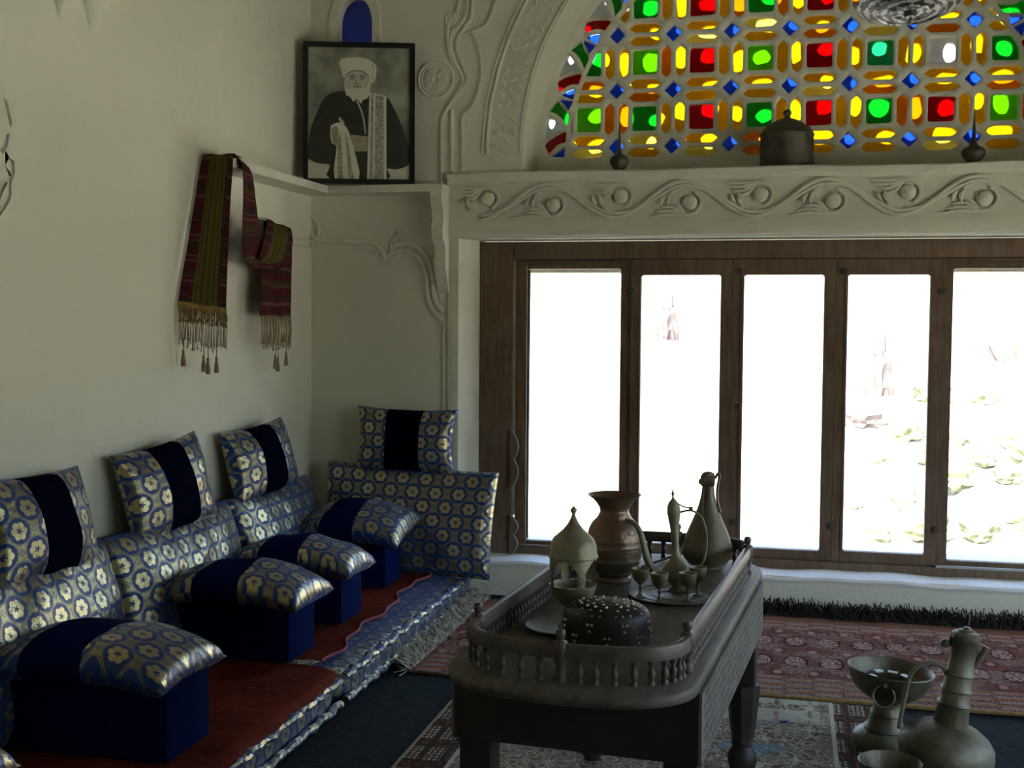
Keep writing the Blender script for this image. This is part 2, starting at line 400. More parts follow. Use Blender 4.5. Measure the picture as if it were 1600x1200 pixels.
# ------------------------------------------------------------------ room shell
mb = MB(); mb.box((-.3, -2.3, -.12), (5.5, 6.1, 0)); mb.build('floor', FLR, kind='structure')
mb = MB(); mb.box((-.3, -2.3, 3.95), (5.5, 6.7, 4.1)); mb.build('ceiling', mat('timber_ceiling', (.16, .13, .10), .9, var=.3), kind='structure')
mb = MB(); mb.box((-.3, -2.3, 0), (0, 6.7, 3.95)); wl = mb.build('wall_left', PL, kind='structure')
mb = MB(); mb.box((-.3, -2.6, -.12), (5.5, -2.3, 4.1)); mb.build('wall_front', PL, kind='structure')
vs, fs = sheet([(-2.3, 0), (6.1, 0), (6.1, 3.95), (-2.3, 3.95)], [[(.54, .25), (5.3, .25), (5.3, 2.05), (.54, 2.05)]], 5.15, 5.5)
mb = MB(); mb.add([(y, x, z) for x, y, z in vs], fs); mb.build('wall_right', PL, smooth=False, kind='structure')
CX, CZ, RF = 2.52, 2.30, 1.36
def arc(cx, cz, r, a0, a1, n): return [(cx+r*cos(a0+(a1-a0)*k/n), cz+r*sin(a0+(a1-a0)*k/n)) for k in range(n+1)]
arch = [(CX+RF, 2.20)]+arc(CX, CZ, RF, 0, pi, 64)+[(CX-RF, 2.20)]
def pointed(cx, z0, z1, hw, n=8):
    zs = z0+(z1-z0)*.45; pts = [(cx-hw, z0), (cx+hw, z0)]
    for k in range(n+1):
        t = k/n; pts.append((cx+hw*cos(t*pi/2)**.8, zs+(z1-zs)*(sin(t*pi/2)**1.1*.85+.15*t)))
    return pts+[(2*cx-p[0], p[1]) for p in pts[::-1][1:-2]]
niche = pointed(.25, 2.90, 3.135, .094)
win = [(.825, .18), (4.22, .18), (4.22, 1.866), (.825, 1.866)]
vs, fs = sheet([(-.3, -.05), (5.5, -.05), (5.5, 4.0), (-.3, 4.0)], [win, arch, niche], 6.1, 6.66)
mb = MB(); mb.add(vs, fs); wb = mb.build('wall_back', PL, ang=30, kind='structure')
# splayed reveals of the long window
mb = MB()
mb.prism([(.825, 6.10), (.825, 6.34), (.905, 6.34), (.893, 6.25)], lambda p: (p[0], p[1], .18), lambda p: (p[0], p[1], 1.866))
mb.prism([(4.22, 6.10), (4.15, 6.25), (4.14, 6.34), (4.22, 6.34)], lambda p: (p[0], p[1], .18), lambda p: (p[0], p[1], 1.866))
mb.build('window_reveal', TR, wb, ang=20)
# outer lintel and outer sill of stone seen through the panes
mb = MB(); mb.box((.7, 6.50, 1.704), (4.3, 6.72, 1.9)); mb.build('outer_lintel', TR, wb)
mb = MB(); mb.box((.7, 6.36, .12), (4.3, 6.80, .205)); mb.build('outer_sill', TR, wb)
# rounded inner sill
mb = MB(); N = 60
pts = [(.76+(4.27-.76)*k/N) for k in range(N+1)]
prof = [(6.28, .17), (6.28, .192), (6.12, .186), (6.094, .18), (6.088, .168), (6.094, .155), (6.12, .15)]
vs = [(x, y, z+.004*sin(x*7)+.003*sin(x*17)) for x in pts for y, z in prof]; n = len(prof)
fs = [(i*n+k, i*n+(k+1) % n, (i+1)*n+(k+1) % n, (i+1)*n+k) for i in range(N) for k in range(n)]+[list(range(n)), list(range(N*n, N*n+n))]
mb.add(vs, fs); mb.build('trim_1', mat('sky_lit_sill', (.80, .81, .78), .75, bump=.003, bscale=50, var=.04), kind='structure')  # sill colour set paler than the trim, with the sky's highlight painted in

# ------------------------------------------------------------------ timber window
W = empty('window_1', (0, 0, 0), kind='structure')
mb = MB()
mb.box((.897, 6.255, .19), (1.075, 6.33, 1.858), ch=.004)
mb.build('jamb', TIM, W); mb = MB()
mb.box((1.088, 6.275, .19), (1.150, 6.35, 1.80), ch=.003); mb.build('jamb', TIM, W)
mb = MB(); mb.box((1.075, 6.268, .40), (1.089, 6.30, 1.80), ch=.002); mb.build('bead', mat('dusty_bead', (.30, .27, .21), .8, var=.2), W)
mb = MB(); mb.box((3.98, 6.255, .19), (4.145, 6.33, 1.858), ch=.004); mb.build('jamb', TIM, W)
mb = MB(); mb.box((1.076, 6.262, 1.765), (3.98, 6.34, 1.858), ch=.004); mb.build('head_rail', TIM, W)
mb = MB(); mb.box((1.09, 6.285, 1.735), (1.70, 6.345, 1.764), ch=.003); mb.box((1.09, 6.272, 1.731), (1.70, 6.29, 1.737)); mb.build('head_bead', TIM, W)
mb = MB(); mb.box((3.24, 6.285, 1.735), (3.98, 6.345, 1.764), ch=.003); mb.box((3.24, 6.272, 1.731), (3.98, 6.29, 1.737)); mb.build('head_bead', TIM, W)
mb = MB(); mb.box((1.076, 6.250, .185), (3.98, 6.35, .232), ch=.005); mb.build('bottom_rail', TIM, W)
mb = MB(); mb.box((3.24, 6.24, .232), (3.98, 6.258, .243)); mb.build('sliding_track', mat('grey_track', (.35, .36, .33), .5), W)
mb = MB(); mb.box((1.10, 6.252, .232), (1.28, 6.275, .245), ch=.003); mb.build('sliding_track', TIM, W)
panes = [(1.150, 1.648, .262, 1.716, 0), (1.757, 2.165, .281, 1.682, 1), (2.283, 2.679, .281, 1.682, 1), (2.795, 3.186, .287, 1.682, 1), (3.295, 3.90, .262, 1.712, 0)]
lo = [1.150, 1.7035, 2.223, 2.736, 3.240]; hi = [1.7035, 2.223, 2.736, 3.240, 3.978]
for i, (x0, x1, z0, z1, fr) in enumerate(panes):
    yo = 6.272 if fr else 6.290
    vs, fs = sheet([(lo[i], .232), (hi[i], .232), (hi[i], 1.764 if fr else 1.735), (lo[i], 1.764 if fr else 1.735)],
                   [[(x0+.008, z0), (x1-.008, z0), (x1, z0+.008), (x1, z1-.008), (x1-.008, z1), (x0+.008, z1), (x0, z1-.008), (x0, z0+.008)]], yo, yo+.045, .003)
    mb = MB(); mb.add(vs, fs); sa = mb.build('sash', TIM, W, ang=30)
    mb = MB(); mb.box((x0-.006, yo+.022, z0-.006), (x1+.006, yo+.026, z1+.006)); mb.build('pane', GLS, sa)
    if fr:                                    # thin moulding line round each fixed leaf
        mb = MB(); mb.box((lo[i]+.046, yo-.005, .25), (lo[i]+.050, yo+.002, 1.74)); mb.build('groove_bead', TIM, sa)
mb = MB(); mb.tube([(2.253+.022*cos(a), 6.262-.004, 1.008+.022*sin(a)) for a in [2*pi*k/24 for k in range(24)]], .0035, 6, closed=True, up=(0, 1, 0))
mb.lathe([(0, 0), (.008, .0), (.008, .006), (0, .008)], 10, (2.253, 6.262, 1.03)); mb.build('pull_ring', GRM, W)
for x, z in ((2.253, 1.70), (1.70, 1.60), (3.24, 1.60), (3.24, .42), (2.253, .41), (2.77, 1.70), (2.737, .41)):
    mb = MB(); mb.box((x-.018, 6.262, z-.014), (x+.018, 6.273, z+.014), ch=.002); mb.build('latch_plate', DRK, W)
# carved scalloped edging strips of the folded shutter at the left
def scallop(z0, z1, w):
    pts = []; n = 28
    for k in range(n+1):
        t = k/n; e = w*(.35+.65*abs(sin(t*pi*2)))*(sin(t*pi)**.35) if 0 < t < 1 else 0
        pts.append((1.078+e, z0+(z1-z0)*t))
    return [(1.070, z0)]+pts+[(1.070, z1)]
PALE = mat('pale_carved_wood', (.33, .31, .25), .8, var=.2)
for z0, z1 in ((.545, .86), (.19, .40)):
    p = scallop(z0, z1, .042); mb = MB(); mb.prism(p, lambda q: (q[0], 6.235, q[1]), lambda q: (q[0], 6.262, q[1])); s_ = mb.build('carved_strip', TIM, W)
    mb = MB(); mb.tube([(q[0], 6.236, q[1]) for q in p[1:-1]], .0035, 5); mb.build('carved_rim', PALE, s_)

# ------------------------------------------------------------------ stained-glass lunette
RQ = 1.335; RI = 1.185; PX, PZ, X0, Z0 = .2985, .2925, 2.487, 2.372
Q = empty('window_2', (0, 0, 0), kind='structure')
holes = []; plist = []
def clip_circle(poly, cx, cz, r, zmin):
    """Sutherland-Hodgman against a many-sided circle (inside) and z>zmin"""
    def clip(poly, f):
        out = []
        for i in range(len(poly)):
            a, b = poly[i-1], poly[i]; fa, fb = f(a), f(b)
            if (fa >= 0) != (fb >= 0):
                t = fa/(fa-fb); out.append((a[0]+(b[0]-a[0])*t, a[1]+(b[1]-a[1])*t))
            if fb >= 0: out.append(b)
        return out
    poly = clip(poly, lambda p: p[1]-zmin)
    for k in range(48):
        if not poly: break
        a = pi*(k+.5)/48; poly = clip(poly, lambda p: r-(p[0]-cx)*cos(a)-(p[1]-cz)*sin(a))
    return poly
def area(p): return abs(sum(p[i-1][0]*p[i][1]-p[i][0]*p[i-1][1] for i in range(len(p))))/2
def rpoly(pts, rad=.008):                     # rounded corners
    out = []; n = len(pts)
    for i in range(n):
        a, b, c = Vector(pts[i-1]), Vector(pts[i]), Vector(pts[(i+1) % n])
        l1 = (a-b).length; l2 = (c-b).length; q = min(rad, l1*.4, l2*.4)
        if l1 < 1e-5 or l2 < 1e-5: continue
        p0 = b+(a-b)/l1*q; p2 = b+(c-b)/l2*q
        for t in (0, .5, 1): out.append(tuple(p0*(1-t)**2+b*2*t*(1-t)+p2*t*t))
    return out
def jit(p, s=.0025): return [(q[0]+random.uniform(-s, s), q[1]+random.uniform(-s, s)) for q in p]
sqcol = {0: 'lgrgrgrggl', 1: 'ggrgrgwggg', 2: 'ggrgrgrggg', 3: 'grgrgrgrgr', 4: 'rgrgrgrgrg'}
for i in range(-5, 6):
    for j in range(-1, 5):
        vx, vz = X0+i*PX, Z0+j*PZ; cx, cz = vx+PX/2, vz+PZ/2; cell = []
        s = .064
        ci = (i+4)
        c = 'g' if (i+j*0) % 2 else 'r'
        if j == 0 and ci == 0: c = 'l'
        if (i, j) == (2, 1): c = 'w'
        if c == 'g': c = random.choice('ggtl') if (j > 0) else 'g'
        if i <= -4 or i >= 3: c = 'l' if j == 0 else 'g'
        cell.append(([(cx-s, cz-s), (cx+s, cz-s), (cx+s, cz+s), (cx-s, cz+s)], c, .014))
        h = .026; e = .058
        for sg in (-1, 1):
            ox = vx+sg*.0375; cell.append(([(ox-h, cz-e), (ox, cz-e-.027), (ox+h, cz-e), (ox+h, cz+e), (ox, cz+e+.027), (ox-h, cz+e)], random.choice('yyyoy'), .01))
            oz = vz+sg*.0345; h2 = .024
            cell.append(([(cx-e, oz-h2), (cx+e, oz-h2), (cx+e+.03, oz), (cx+e, oz+h2), (cx-e, oz+h2), (cx-e-.03, oz)], random.choice('yyosy'), .009))
        d = .044; cell.append(([(vx-d, vz), (vx, vz-d), (vx+d, vz), (vx, vz+d)], 'b', .007))
        for p, c, rd in cell:
            p = clip_circle(p, CX, CZ, RI, 2.305)
            if len(p) < 3 or area(p) < .0004: continue
            p = rpoly(jit(p), rd); holes.append(p); plist.append((p, c))
# crescent of leaves and triangles round the rim
NB = 12; RA, RB = RI+.022, RQ-.012
def pol(a, r): return (CX+r*cos(a), CZ+r*sin(a))
for k in range(NB):
    a0 = pi-.012-(pi-.024)*k/NB; da = -(pi-.024)/NB
    def A(t): return a0+da*t
    m = .055
    def seg(t0, ra, t1, rb, n=5, bow=.0):
        return [pol(A(t0+(t1-t0)*q/n)+bow*sin(pi*q/n)*da, ra+(rb-ra)*q/n) for q in range(n+1)]
    shapes = [([pol(A(.01), RA), pol(A(.22), RA)]+seg(.22, RA, .03, RB-.04, 4, .03), 'b') if k else ([pol(A(.02), RA), pol(A(.20), RA), pol(A(.03), RB-.04)], 'b'),
              (seg(.27, RA, .06, RB-.03, 5, .06)+seg(.22, RB, .46, RA, 5, .06), 'r'),
              ([pol(A(.50), RA+.01)]+[pol(A(.28), RB), pol(A(.40), RB+.002), pol(A(.60), RB+.002), pol(A(.68), RB)], 'w'),
              (seg(.55, RA, .74, RB, 5, .06)+seg(.92, RB-.03, .73, RA, 5, .06), 'g'),
              ([pol(A(.99), RA), pol(A(.78), RA)]+seg(.78, RA, .97, RB-.04, 4, -.03), 'b')]
    for p, c in shapes:
        p = [q for q in p if q[1] > 2.300]
        if len(p) < 3 or area(p) < .0005: continue
        p = rpoly(p, .007); holes.append(p); plist.append((p, c))
outer = [(CX+RF+.01, 2.19)]+arc(CX, CZ, RF+.01, 0, pi, 64)+[(CX-RF-.01, 2.19)]
mb = weld(plate(outer, holes, 6.440, 6.485, .007)); mb.build('tracery', TR, Q, ang=80)
ccol = {}
for p, c in plist:
    px = sum(q[0] for q in p)/len(p); pz = sum(q[1] for q in p)/len(p)
    if px > 3.85 and pz > 3.35: continue
    g = [(px+(q[0]-px)*1.08, pz+(q[1]-pz)*1.08) for q in p]
    mb = MB(); mb.prism(g, lambda q: (q[0], 6.4865, q[1]), lambda q: (q[0], 6.4895, q[1])); mb.build('pane', PC[c], Q, smooth=False)
# outer plaster grille behind the glass
oh = []
def blob(cx, cz, rx, rz, n=9, p=2.6, rot=0):
    rot = random.uniform(0, .7)
    o = []
    for k in range(n):
        a = 2*pi*k/n+rot; q = (abs(cos(a))**p+abs(sin(a))**p)**(-1/p)*random.uniform(.80, 1.18)
        o.append((cx+rx*q*cos(a), cz+rz*q*sin(a)))
    return o
for i in range(-5, 6):
    for j in range(-1, 5):
        vx, vz = X0+.030+i*PX, Z0+.035+j*PZ; cx, cz = vx+PX/2, vz+PZ/2; j2 = lambda: random.uniform(-.024, .024)
        L = [blob(cx+j2(), cz+j2(), random.uniform(.036, .055), random.uniform(.036, .055)), blob(vx+j2()*.4, cz+j2(), random.uniform(.026, .046), random.uniform(.035, .068)),
             blob(cx+j2(), vz+j2()*.5, random.uniform(.034, .066), random.uniform(.026, .042)), blob(vx+j2()*.5, vz+j2()*.5, .031, .031, p=2)]
        for p in L:
            c = (sum(q[0] for q in p)/9, sum(q[1] for q in p)/9)
            if (c[0]-CX)**2+(c[1]-CZ)**2 < (RF-.075)**2 and c[1] > 2.28: oh.append(rpoly(p, .01))
for k in range(46):
    a = pi*(k+.5)/46; c = pol(a, RF-.035)
    if k % 2: oh.append(blob(c[0], c[1], .02, .026))
mb = weld(plate(outer, oh, 6.58, 6.61, .004))
mb.build('outer_grille', TR, Q, ang=50)
# blue pane of the small pointed niche
N3 = empty('window_3', (0, 0, 0), kind='structure')
mb = MB(); mb.prism(pointed(.25, 2.895, 3.14, .097), lambda q: (q[0], 6.16, q[1]), lambda q: (q[0], 6.165, q[1])); mb.build('pane', glass('deep_blue_glass', (.08, .12, .34), .05), N3, smooth=False)
vs, fs = sheet(pointed(.25, 2.86, 3.20, .145), [pointed(.25, 2.88, 3.142, .096)], 6.088, 6.105, .004); mb = MB(); mb.add(vs, fs); mb.build('rim', TR, N3, ang=40)
# side window out of view that lights the room
W4 = empty('window_4', (0, 0, 0), kind='structure')
for k in range(7):
    y0 = .54+k*.68; vs, fs = sheet([(y0, .25), (y0+.68, .25), (y0+.68, 2.05), (y0, 2.05)], [[(y0+.055, .32), (y0+.625, .32), (y0+.625, 1.97), (y0+.055, 1.97)]], 5.34, 5.40, .003)
    mb = MB(); mb.add([(y, x, z) for x, y, z in vs], fs); sa = mb.build('sash', TIM, W4, ang=30)
    mb = MB(); mb.box((5.365, y0+.05, .315), (5.369, y0+.63, 1.975)); mb.build('pane', GLS, sa)

# ------------------------------------------------------------------ plaster trims
# frieze board over the window
T = empty('trim_2', (0, 0, 0), kind='structure')
mb = MB()
prof = [(6.12, 1.872), (6.085, 1.876), (6.078, 1.89), (6.075, 1.92), (6.078, 1.945), (6.083, 1.955), (6.083, 2.150), (6.076, 2.156), (6.070, 2.166), (6.070, 2.198), (6.078, 2.205), (6.16, 2.205)]
n = len(prof); xs = [.765+(5.15-.765)*k/50 for k in range(51)]
vs = [(x, y, z+.0035*sin(x*5+z)+.002*sin(x*13)) for x in xs for y, z in prof]
mb.add(vs, [(i*n+k, i*n+(k+1) % n, (i+1)*n+(k+1) % n, (i+1)*n+k) for i in range(50) for k in range(n)]+[list(range(n)), list(range(50*n, 51*n))])
mb.build('frieze_board', TR, T, ang=35)
def vine_unit():
    mb = MB(); yb = 6.072; P = .345
    def tb(pts, r): mb.tube([(x, yb, z) for x, z in pts], r, 6, up=(0, 1, 0), flat=.9)
    for off, r_ in ((0, .0105), (.021, .0085)):
        tb([(P*t+off*sin(pi*t)*1.1, -(.088-off)*cos(pi*t)) for t in [k/16 for k in range(17)]], r_)
    c = (.020, .018)
    tb([(c[0]+.066*cos(a)*1.08, c[1]+.060*sin(a)) for a in [-1.0+k*.26 for k in range(17)]], [.0095]*14+[.008, .006, .003])
    fr = [(0, -.004), (.038, -.004), (.036, .008), (.026, .015), (0, .018)]; b0 = len(mb.v); mb.lathe(fr, 16)
    for i in range(b0, len(mb.v)): x, y, z = mb.v[i]; mb.v[i] = (c[0]+.012+x, yb+.004-z, c[1]+y)
    for (x0, z0, a, L) in ((-.060, -.028, 1.75, .062), (-.088, -.020, 2.0, .050), (-.030, -.050, 2.5, .040)):
        tb([(x0+L*t*cos(a)-.008*sin(pi*t), z0+L*t*sin(a)) for t in [k/6 for k in range(7)]], [.003, .008, .011, .012, .010, .007, .002])
    for k in range(4):                       # long ribbed leaf filling the corner
        tb([(.015-(.175-.026*k)*t, .084-.0*t-.021*k*t**.8-.030*sin(pi*t)*(.3+.18*k)) for t in [q/7 for q in range(8)]], [.004, .006, .008, .0085, .0085, .008, .006, .002])
    return mb
vm = None
for k in range(12):
    x = .95+k*.345
    if vm is None: o = vine_unit().build('vine_scroll', TR, T, ang=60); vm = o.data
    else: o = link('vine_scroll', vm, T)
    o.location = (x, 0, 2.050); o.scale = (1, 1, -1 if k % 2 else 1)
# narrow rectangular surround of the window bay, pilaster lines
def lines(name, paths, y=6.096, r=.0095, parent=None, m=None, flat=.8):
    mb = MB()
    for p in paths: mb.tube([(x, y, z) for x, z in p], r, 6, up=(0, 1, 0), flat=flat)
    return mb.build(name, m or TR, parent, ang=60, **({} if parent else dict(kind='structure')))
def cr(pts, n=6):                            # Catmull-Rom through 2D/3D points
    P = [Vector(p) for p in pts]; P = [P[0]*2-P[1]]+P+[P[-1]*2-P[-2]]; out = []
    for i in range(1, len(P)-2):
        for k in range(n):
            t = k/n; out.append(tuple(.5*((2*P[i])+(P[i+1]-P[i-1])*t+(2*P[i-1]-5*P[i]+4*P[i+1]-P[i+2])*t*t+(-P[i-1]+3*P[i]-3*P[i+1]+P[i+2])*t**3)))
    return out+[tuple(P[-2])]
mb = MB(); mb.box((.765, 6.088, 0), (.825, 6.102, 1.89), ch=.004); mb.box((.735, 6.093, 0), (.748, 6.104, 1.44), ch=.003); mb.build('trim_3', TR, kind='structure')
ogee = cr([(.005, 1.90), (.03, 1.875), (.10, 1.865), (.25, 1.858), (.345, 1.85), (.40, 1.815), (.435, 1.745)], 5)
ogee2 = [(x-.004, z-.035) for x, z in ogee[:-6]]
og3 = cr([(.435, 1.775), (.48, 1.80), (.54, 1.80), (.61, 1.76), (.645, 1.68), (.655, 1.58), (.68, 1.50), (.74, 1.44)], 5)
og4 = cr([(.45, 1.80), (.49, 1.835), (.56, 1.838), (.635, 1.79), (.68, 1.70), (.69, 1.60), (.705, 1.53), (.745, 1.485)], 5)
leaf1 = cr([(.425, 1.80), (.43, 1.85), (.482, 1.915), (.51, 1.85), (.50, 1.81)], 5); leaf2 = cr([(.455, 1.82), (.452, 1.845), (.480, 1.880), (.487, 1.84), (.465, 1.815)], 4)
lf0 = cr([(.004, 1.99), (.045, 1.935), (.04, 1.89), (.03, 1.875)], 4)
lines('trim_4', [ogee, ogee2, og3, og4], y=6.0905, r=.0125)
lines('trim_13', [leaf1, leaf2, lf0], y=6.094, r=.0080)
mb = MB(); mb.tube([(0, y, 1.86-.002*(6.1-y)) for y in (6.09, 5.9, 5.7, 5.5)], .006, 6, up=(1, 0, 0)); mb.tube([(0, y, 1.825) for y in (6.09, 5.9, 5.7, 5.5)], .006, 6, up=(1, 0, 0)); mb.build('trim_5', TR, kind='structure')
# upper serpentine moulding, medallion and arch band
def w(px, py): # pixel on the 1600 frame -> point of the wall plane (used only to type in traced mouldings)
    d = rr*((px-800)/FPX)-uu*((py-600)/FPX)+f; t = 6.1/d.y; return (2.51+d.x*t, 1.45+d.z*t)
snake = [cr([w(*p) for p in L], 4) for L in (
    [(690, 290), (690, 240), (690, 200), (693, 180), (712, 150), (724, 125), (712, 100), (704, 75), (706, 52), (722, 34), (730, 15), (728, -40)],
    [(700, 168), (722, 140), (731, 124), (722, 100), (714, 78), (716, 58), (732, 36), (738, 15), (737, -40)],
    [(706, 286), (706, 230), (706, 172)], [(716, -40), (716, 10), (708, 28), (700, 45), (702, 80), (708, 100)], [(723, 286), (723, 235), (724, 180), (740, 165), (752, 120), (748, 70), (738, 50), (760, 40), (775, 0)])]
lines('trim_6', snake, r=.0095)
mc = w(681, 124); M6 = empty('trim_7', (mc[0], 6.1, mc[1]), kind='structure')
mb = MB(); mb.tube([(.094*cos(a), 0, .094*sin(a)) for a in [2*pi*k/40 for k in range(40)]], .008, 6, up=(0, 1, 0), closed=True)
mb.tube([(.078*cos(a), 0, .078*sin(a)) for a in [2*pi*k/40 for k in range(40)]], .004, 6, up=(0, 1, 0), closed=True); mb.build('ring', TR, M6)
petals = []
for k in range(8):
    a = 2*pi*k/8
    petals.append([((.046+.018*cos(t))*cos(a)-.017*sin(t)*sin(a), (.046+.018*cos(t))*sin(a)+.017*sin(t)*cos(a)) for t in [2*pi*q/10 for q in range(10)]])
for p in petals:
    mb = MB(); mb.prism(p, lambda q: (q[0], -.008, q[1]), lambda q: (q[0], .004, q[1])); mb.build('petal', TR, M6)
mb = MB(); mb.tube([(.02*cos(a), 0, .02*sin(a)) for a in [2*pi*k/20 for k in range(20)]], .008, 6, up=(0, 1, 0), closed=True); mb.build('boss', TR, M6)
m2 = w(707, 31); mb = MB()
for r_ in (.036, .020): mb.tube([(m2[0]+r_*cos(a), 6.1, m2[1]+r_*sin(a)) for a in [2*pi*k/28 for k in range(28)]], .007, 6, up=(0, 1, 0), closed=True)
m3 = w(728, 34); mb.tube([(m3[0]+.026*cos(a), 6.1, m3[1]+.030*sin(a)) for a in [0, pi/2, pi, 3*pi/2]], .007, 6, up=(0, 1, 0), closed=True)
mb.build('trim_8', TR, kind='structure')
AB = empty('trim_9', (0, 0, 0), kind='structure')
mb = MB()
for r_, q in ((1.55, .010), (1.575, .006), (1.375, .006)): mb.tube([(CX+r_*cos(a), 6.1, max(2.205, CZ+r_*sin(a))) for a in [pi*k/80 for k in range(81)]], q, 6, up=(0, 1, 0))
mb.build('arch_moulding', TR, AB)
mb = MB(); random.seed(3)
for k in range(150):
    a = pi*(k+.5)/150
    for j, rc in enumerate((1.415, 1.462, 1.508)):
        if (k+j) % 2: continue
        b = a+random.uniform(-.005, .005); t = random.choice((-1, 1))*random.uniform(.3, 1.1); L = random.uniform(.018, .027)
        c = pol(b, rc); d = (cos(b+t), sin(b+t)); e = (-d[1], d[0]); bow = random.uniform(-.008, .008)
        mb.tube([(c[0]+d[0]*L*s_+e[0]*bow*(1-s_*s_), 6.1, c[1]+d[1]*L*s_+e[1]*bow*(1-s_*s_)) for s_ in (-1, -.5, 0, .5, 1)], [.003, .008, .0105, .008, .003], 5, up=(0, 1, 0))
mb.build('leaf_carving', TR, AB, kind='stuff')

# corner shelf with scalloped end bracket
SH = empty('trim_10', (0, 0, 0), kind='structure')
mb = MB(); mb.prism([(0, 4.835), (.155, 4.835), (.155, 5.945), (.775, 5.945), (.775, 6.1), (0, 6.1)], lambda p: (p[0], p[1], 2.098), lambda p: (p[0], p[1], 2.136))
mb.build('shelf_board', TR, SH, smooth=False)
def bracket_poly():
    return [(0, 0), (.150, 0), (.155, -.03), (.140, -.07), (.115, -.11), (.118, -.15), (.135, -.19), (.122, -.24), (.085, -.27), (.075, -.31), (.085, -.36), (.070, -.41), (.040, -.45), (.022, -.50), (0, -.52)]
bp = bracket_poly(); bpc = cr(bp[1:], 3)+[(0, 0)]
mb = MB(); mb.prism(bpc, lambda p: (.712, 6.1-p[0], 2.10+p[1]), lambda p: (.772, 6.1-p[0], 2.10+p[1])); mb.build('bracket', TR, SH, ang=30)
mb = MB()
for z in (-.09, -.17, -.25, -.33): mb.lathe([(.0, -.004), (.012, 0), (0, .006)], 8, (.745, 6.1-.135+abs(z)*.12, 2.13+z))
mb.build('bracket_boss', TR, SH)
mb = MB(); mb.prism([(p[0]*.8, p[1]*.35) for p in bpc], lambda p: (p[0], 4.845, 2.10+p[1]), lambda p: (p[0], 4.89, 2.10+p[1])); mb.build('bracket', TR, SH, ang=30)
# wall ornaments at the left: two pendants and a carved bracket edge
def pendant(y0, y1, ztip, ztop, d=.07):
    mb = MB(); c = (y0+y1)/2; hw = (y1-y0)/2; vs = []; n = 10; rows = 9
    for i in range(rows+1):
        t = i/rows; z = ztip+(ztop-ztip)*t; s_ = sin(min(1, t*1.15)*pi/2)**1.2
        for k in range(n+1): a = pi*k/n; vs.append((max(.0, d*s_*sin(a))-.002, c+hw*s_*cos(a)-.25*hw*(1-s_), z))
    m = n+1; mb.add(vs, [(i*m+k, i*m+k+1, (i+1)*m+k+1, (i+1)*m+k) for i in range(rows) for k in range(n)]); return mb
P1 = empty('trim_11', (0, 0, 0), kind='structure')
pendant(3.76, 3.90, 2.478, 2.72).build('pendant', TR, P1); pendant(3.93, 4.15, 2.478, 2.76).build('pendant', TR, P1)
mb = MB(); mb.box((0, 3.1, 2.70), (.16, 4.25, 2.74), ch=.005); mb.build('shelf_board', TR, P1)
P2 = empty('trim_12', (0, 0, 0), kind='structure')
edge = [(3.38, 2.21), (3.48, 2.19), (3.535, 2.14), (3.55, 2.08), (3.535, 2.04), (3.515, 2.01), (3.535, 1.97), (3.54, 1.92), (3.52, 1.88), (3.515, 1.83), (3.44, 1.75)]
op_ = [[(3.485, 2.155), (3.505, 2.15), (3.53, 2.08), (3.52, 2.065), (3.495, 2.11)], [(3.515, 2.045), (3.50, 2.04), (3.465, 1.985), (3.475, 1.975), (3.505, 2.005)],
       [(3.49, 1.985), (3.51, 1.965), (3.525, 1.91), (3.51, 1.905), (3.49, 1.94)], [(3.505, 1.885), (3.485, 1.86), (3.455, 1.81), (3.465, 1.80), (3.50, 1.84)]]
vs, fs = sheet([(3.2, 2.21)]+cr(edge, 4)+[(3.2, 1.75)], op_, 0, .012, .002)
mb = MB(); mb.add([(y, x, z) for x, y, z in vs], fs); mb.build('carved_edge', TR, P2, ang=40)
for p in op_:
    pass

# ------------------------------------------------------------------ soft furnishing
def pillow_grid(w_, h_, t_, n=26, m=20, pinch=.07, ex=.42, seed=0, split=None, uvo=(0, 0), sag=0):
    """two-sided cushion in local X (w) / Z (h), thickness Y; returns brocade MB, velvet MB"""
    A, B = MB(), MB(); off = Vector((seed*3.1, 0, seed*1.7))
    for sgn in (-1, 1):
        P = []
        for j in range(m+1):
            for i in range(n+1):
                u = -1+2*i/n; v = -1+2*j/m; uu_ = sin(u*pi/2)*.35+u*.65; vv_ = sin(v*pi/2)*.35+v*.65
                x = w_/2*uu_*(1-pinch*(1-vv_*vv_)); z = h_/2*vv_*(1-pinch*(1-uu_*uu_))
                th = max(0, (1-uu_*uu_)*(1-vv_*vv_))**ex; nz = noise.noise(Vector((x*9, z*9, sgn*2))+off)
                y = sgn*t_/2*th*(1+.16*nz)
                if abs(u) == 1 or abs(v) == 1: y = 0
                z -= sag*(uu_*uu_)*(1-vv_)*.5
                P.append((x, y, z, uu_, vv_))
        for j in range(m):
            for i in range(n):
                q = [j*(n+1)+i, j*(n+1)+i+1, (j+1)*(n+1)+i+1, (j+1)*(n+1)+i]
                if sgn > 0: q = q[::-1]
                ctr = -1+2*(i+.5)/n; T_ = B if (split and abs(ctr-split[0]) < split[1]) else A
                uv = [(P[k][3]*w_/2*1.05+uvo[0]+sgn*.3, P[k][4]*h_/2*1.08+uvo[1]) for k in q]
                T_.add([P[k][:3] for k in q], [(0, 1, 2, 3)], [uv])
    return A, B
def halves(A, c):
    out = []
    for sg in (-1, 1):
        m = MB()
        for q, uv in zip(A.f, A.uv):
            if (sum(A.v[i][0] for i in q)/len(q)-c)*sg > 0: m.add([A.v[i] for i in q], [tuple(range(len(q)))], [uv])
        out.append(m)
    return out
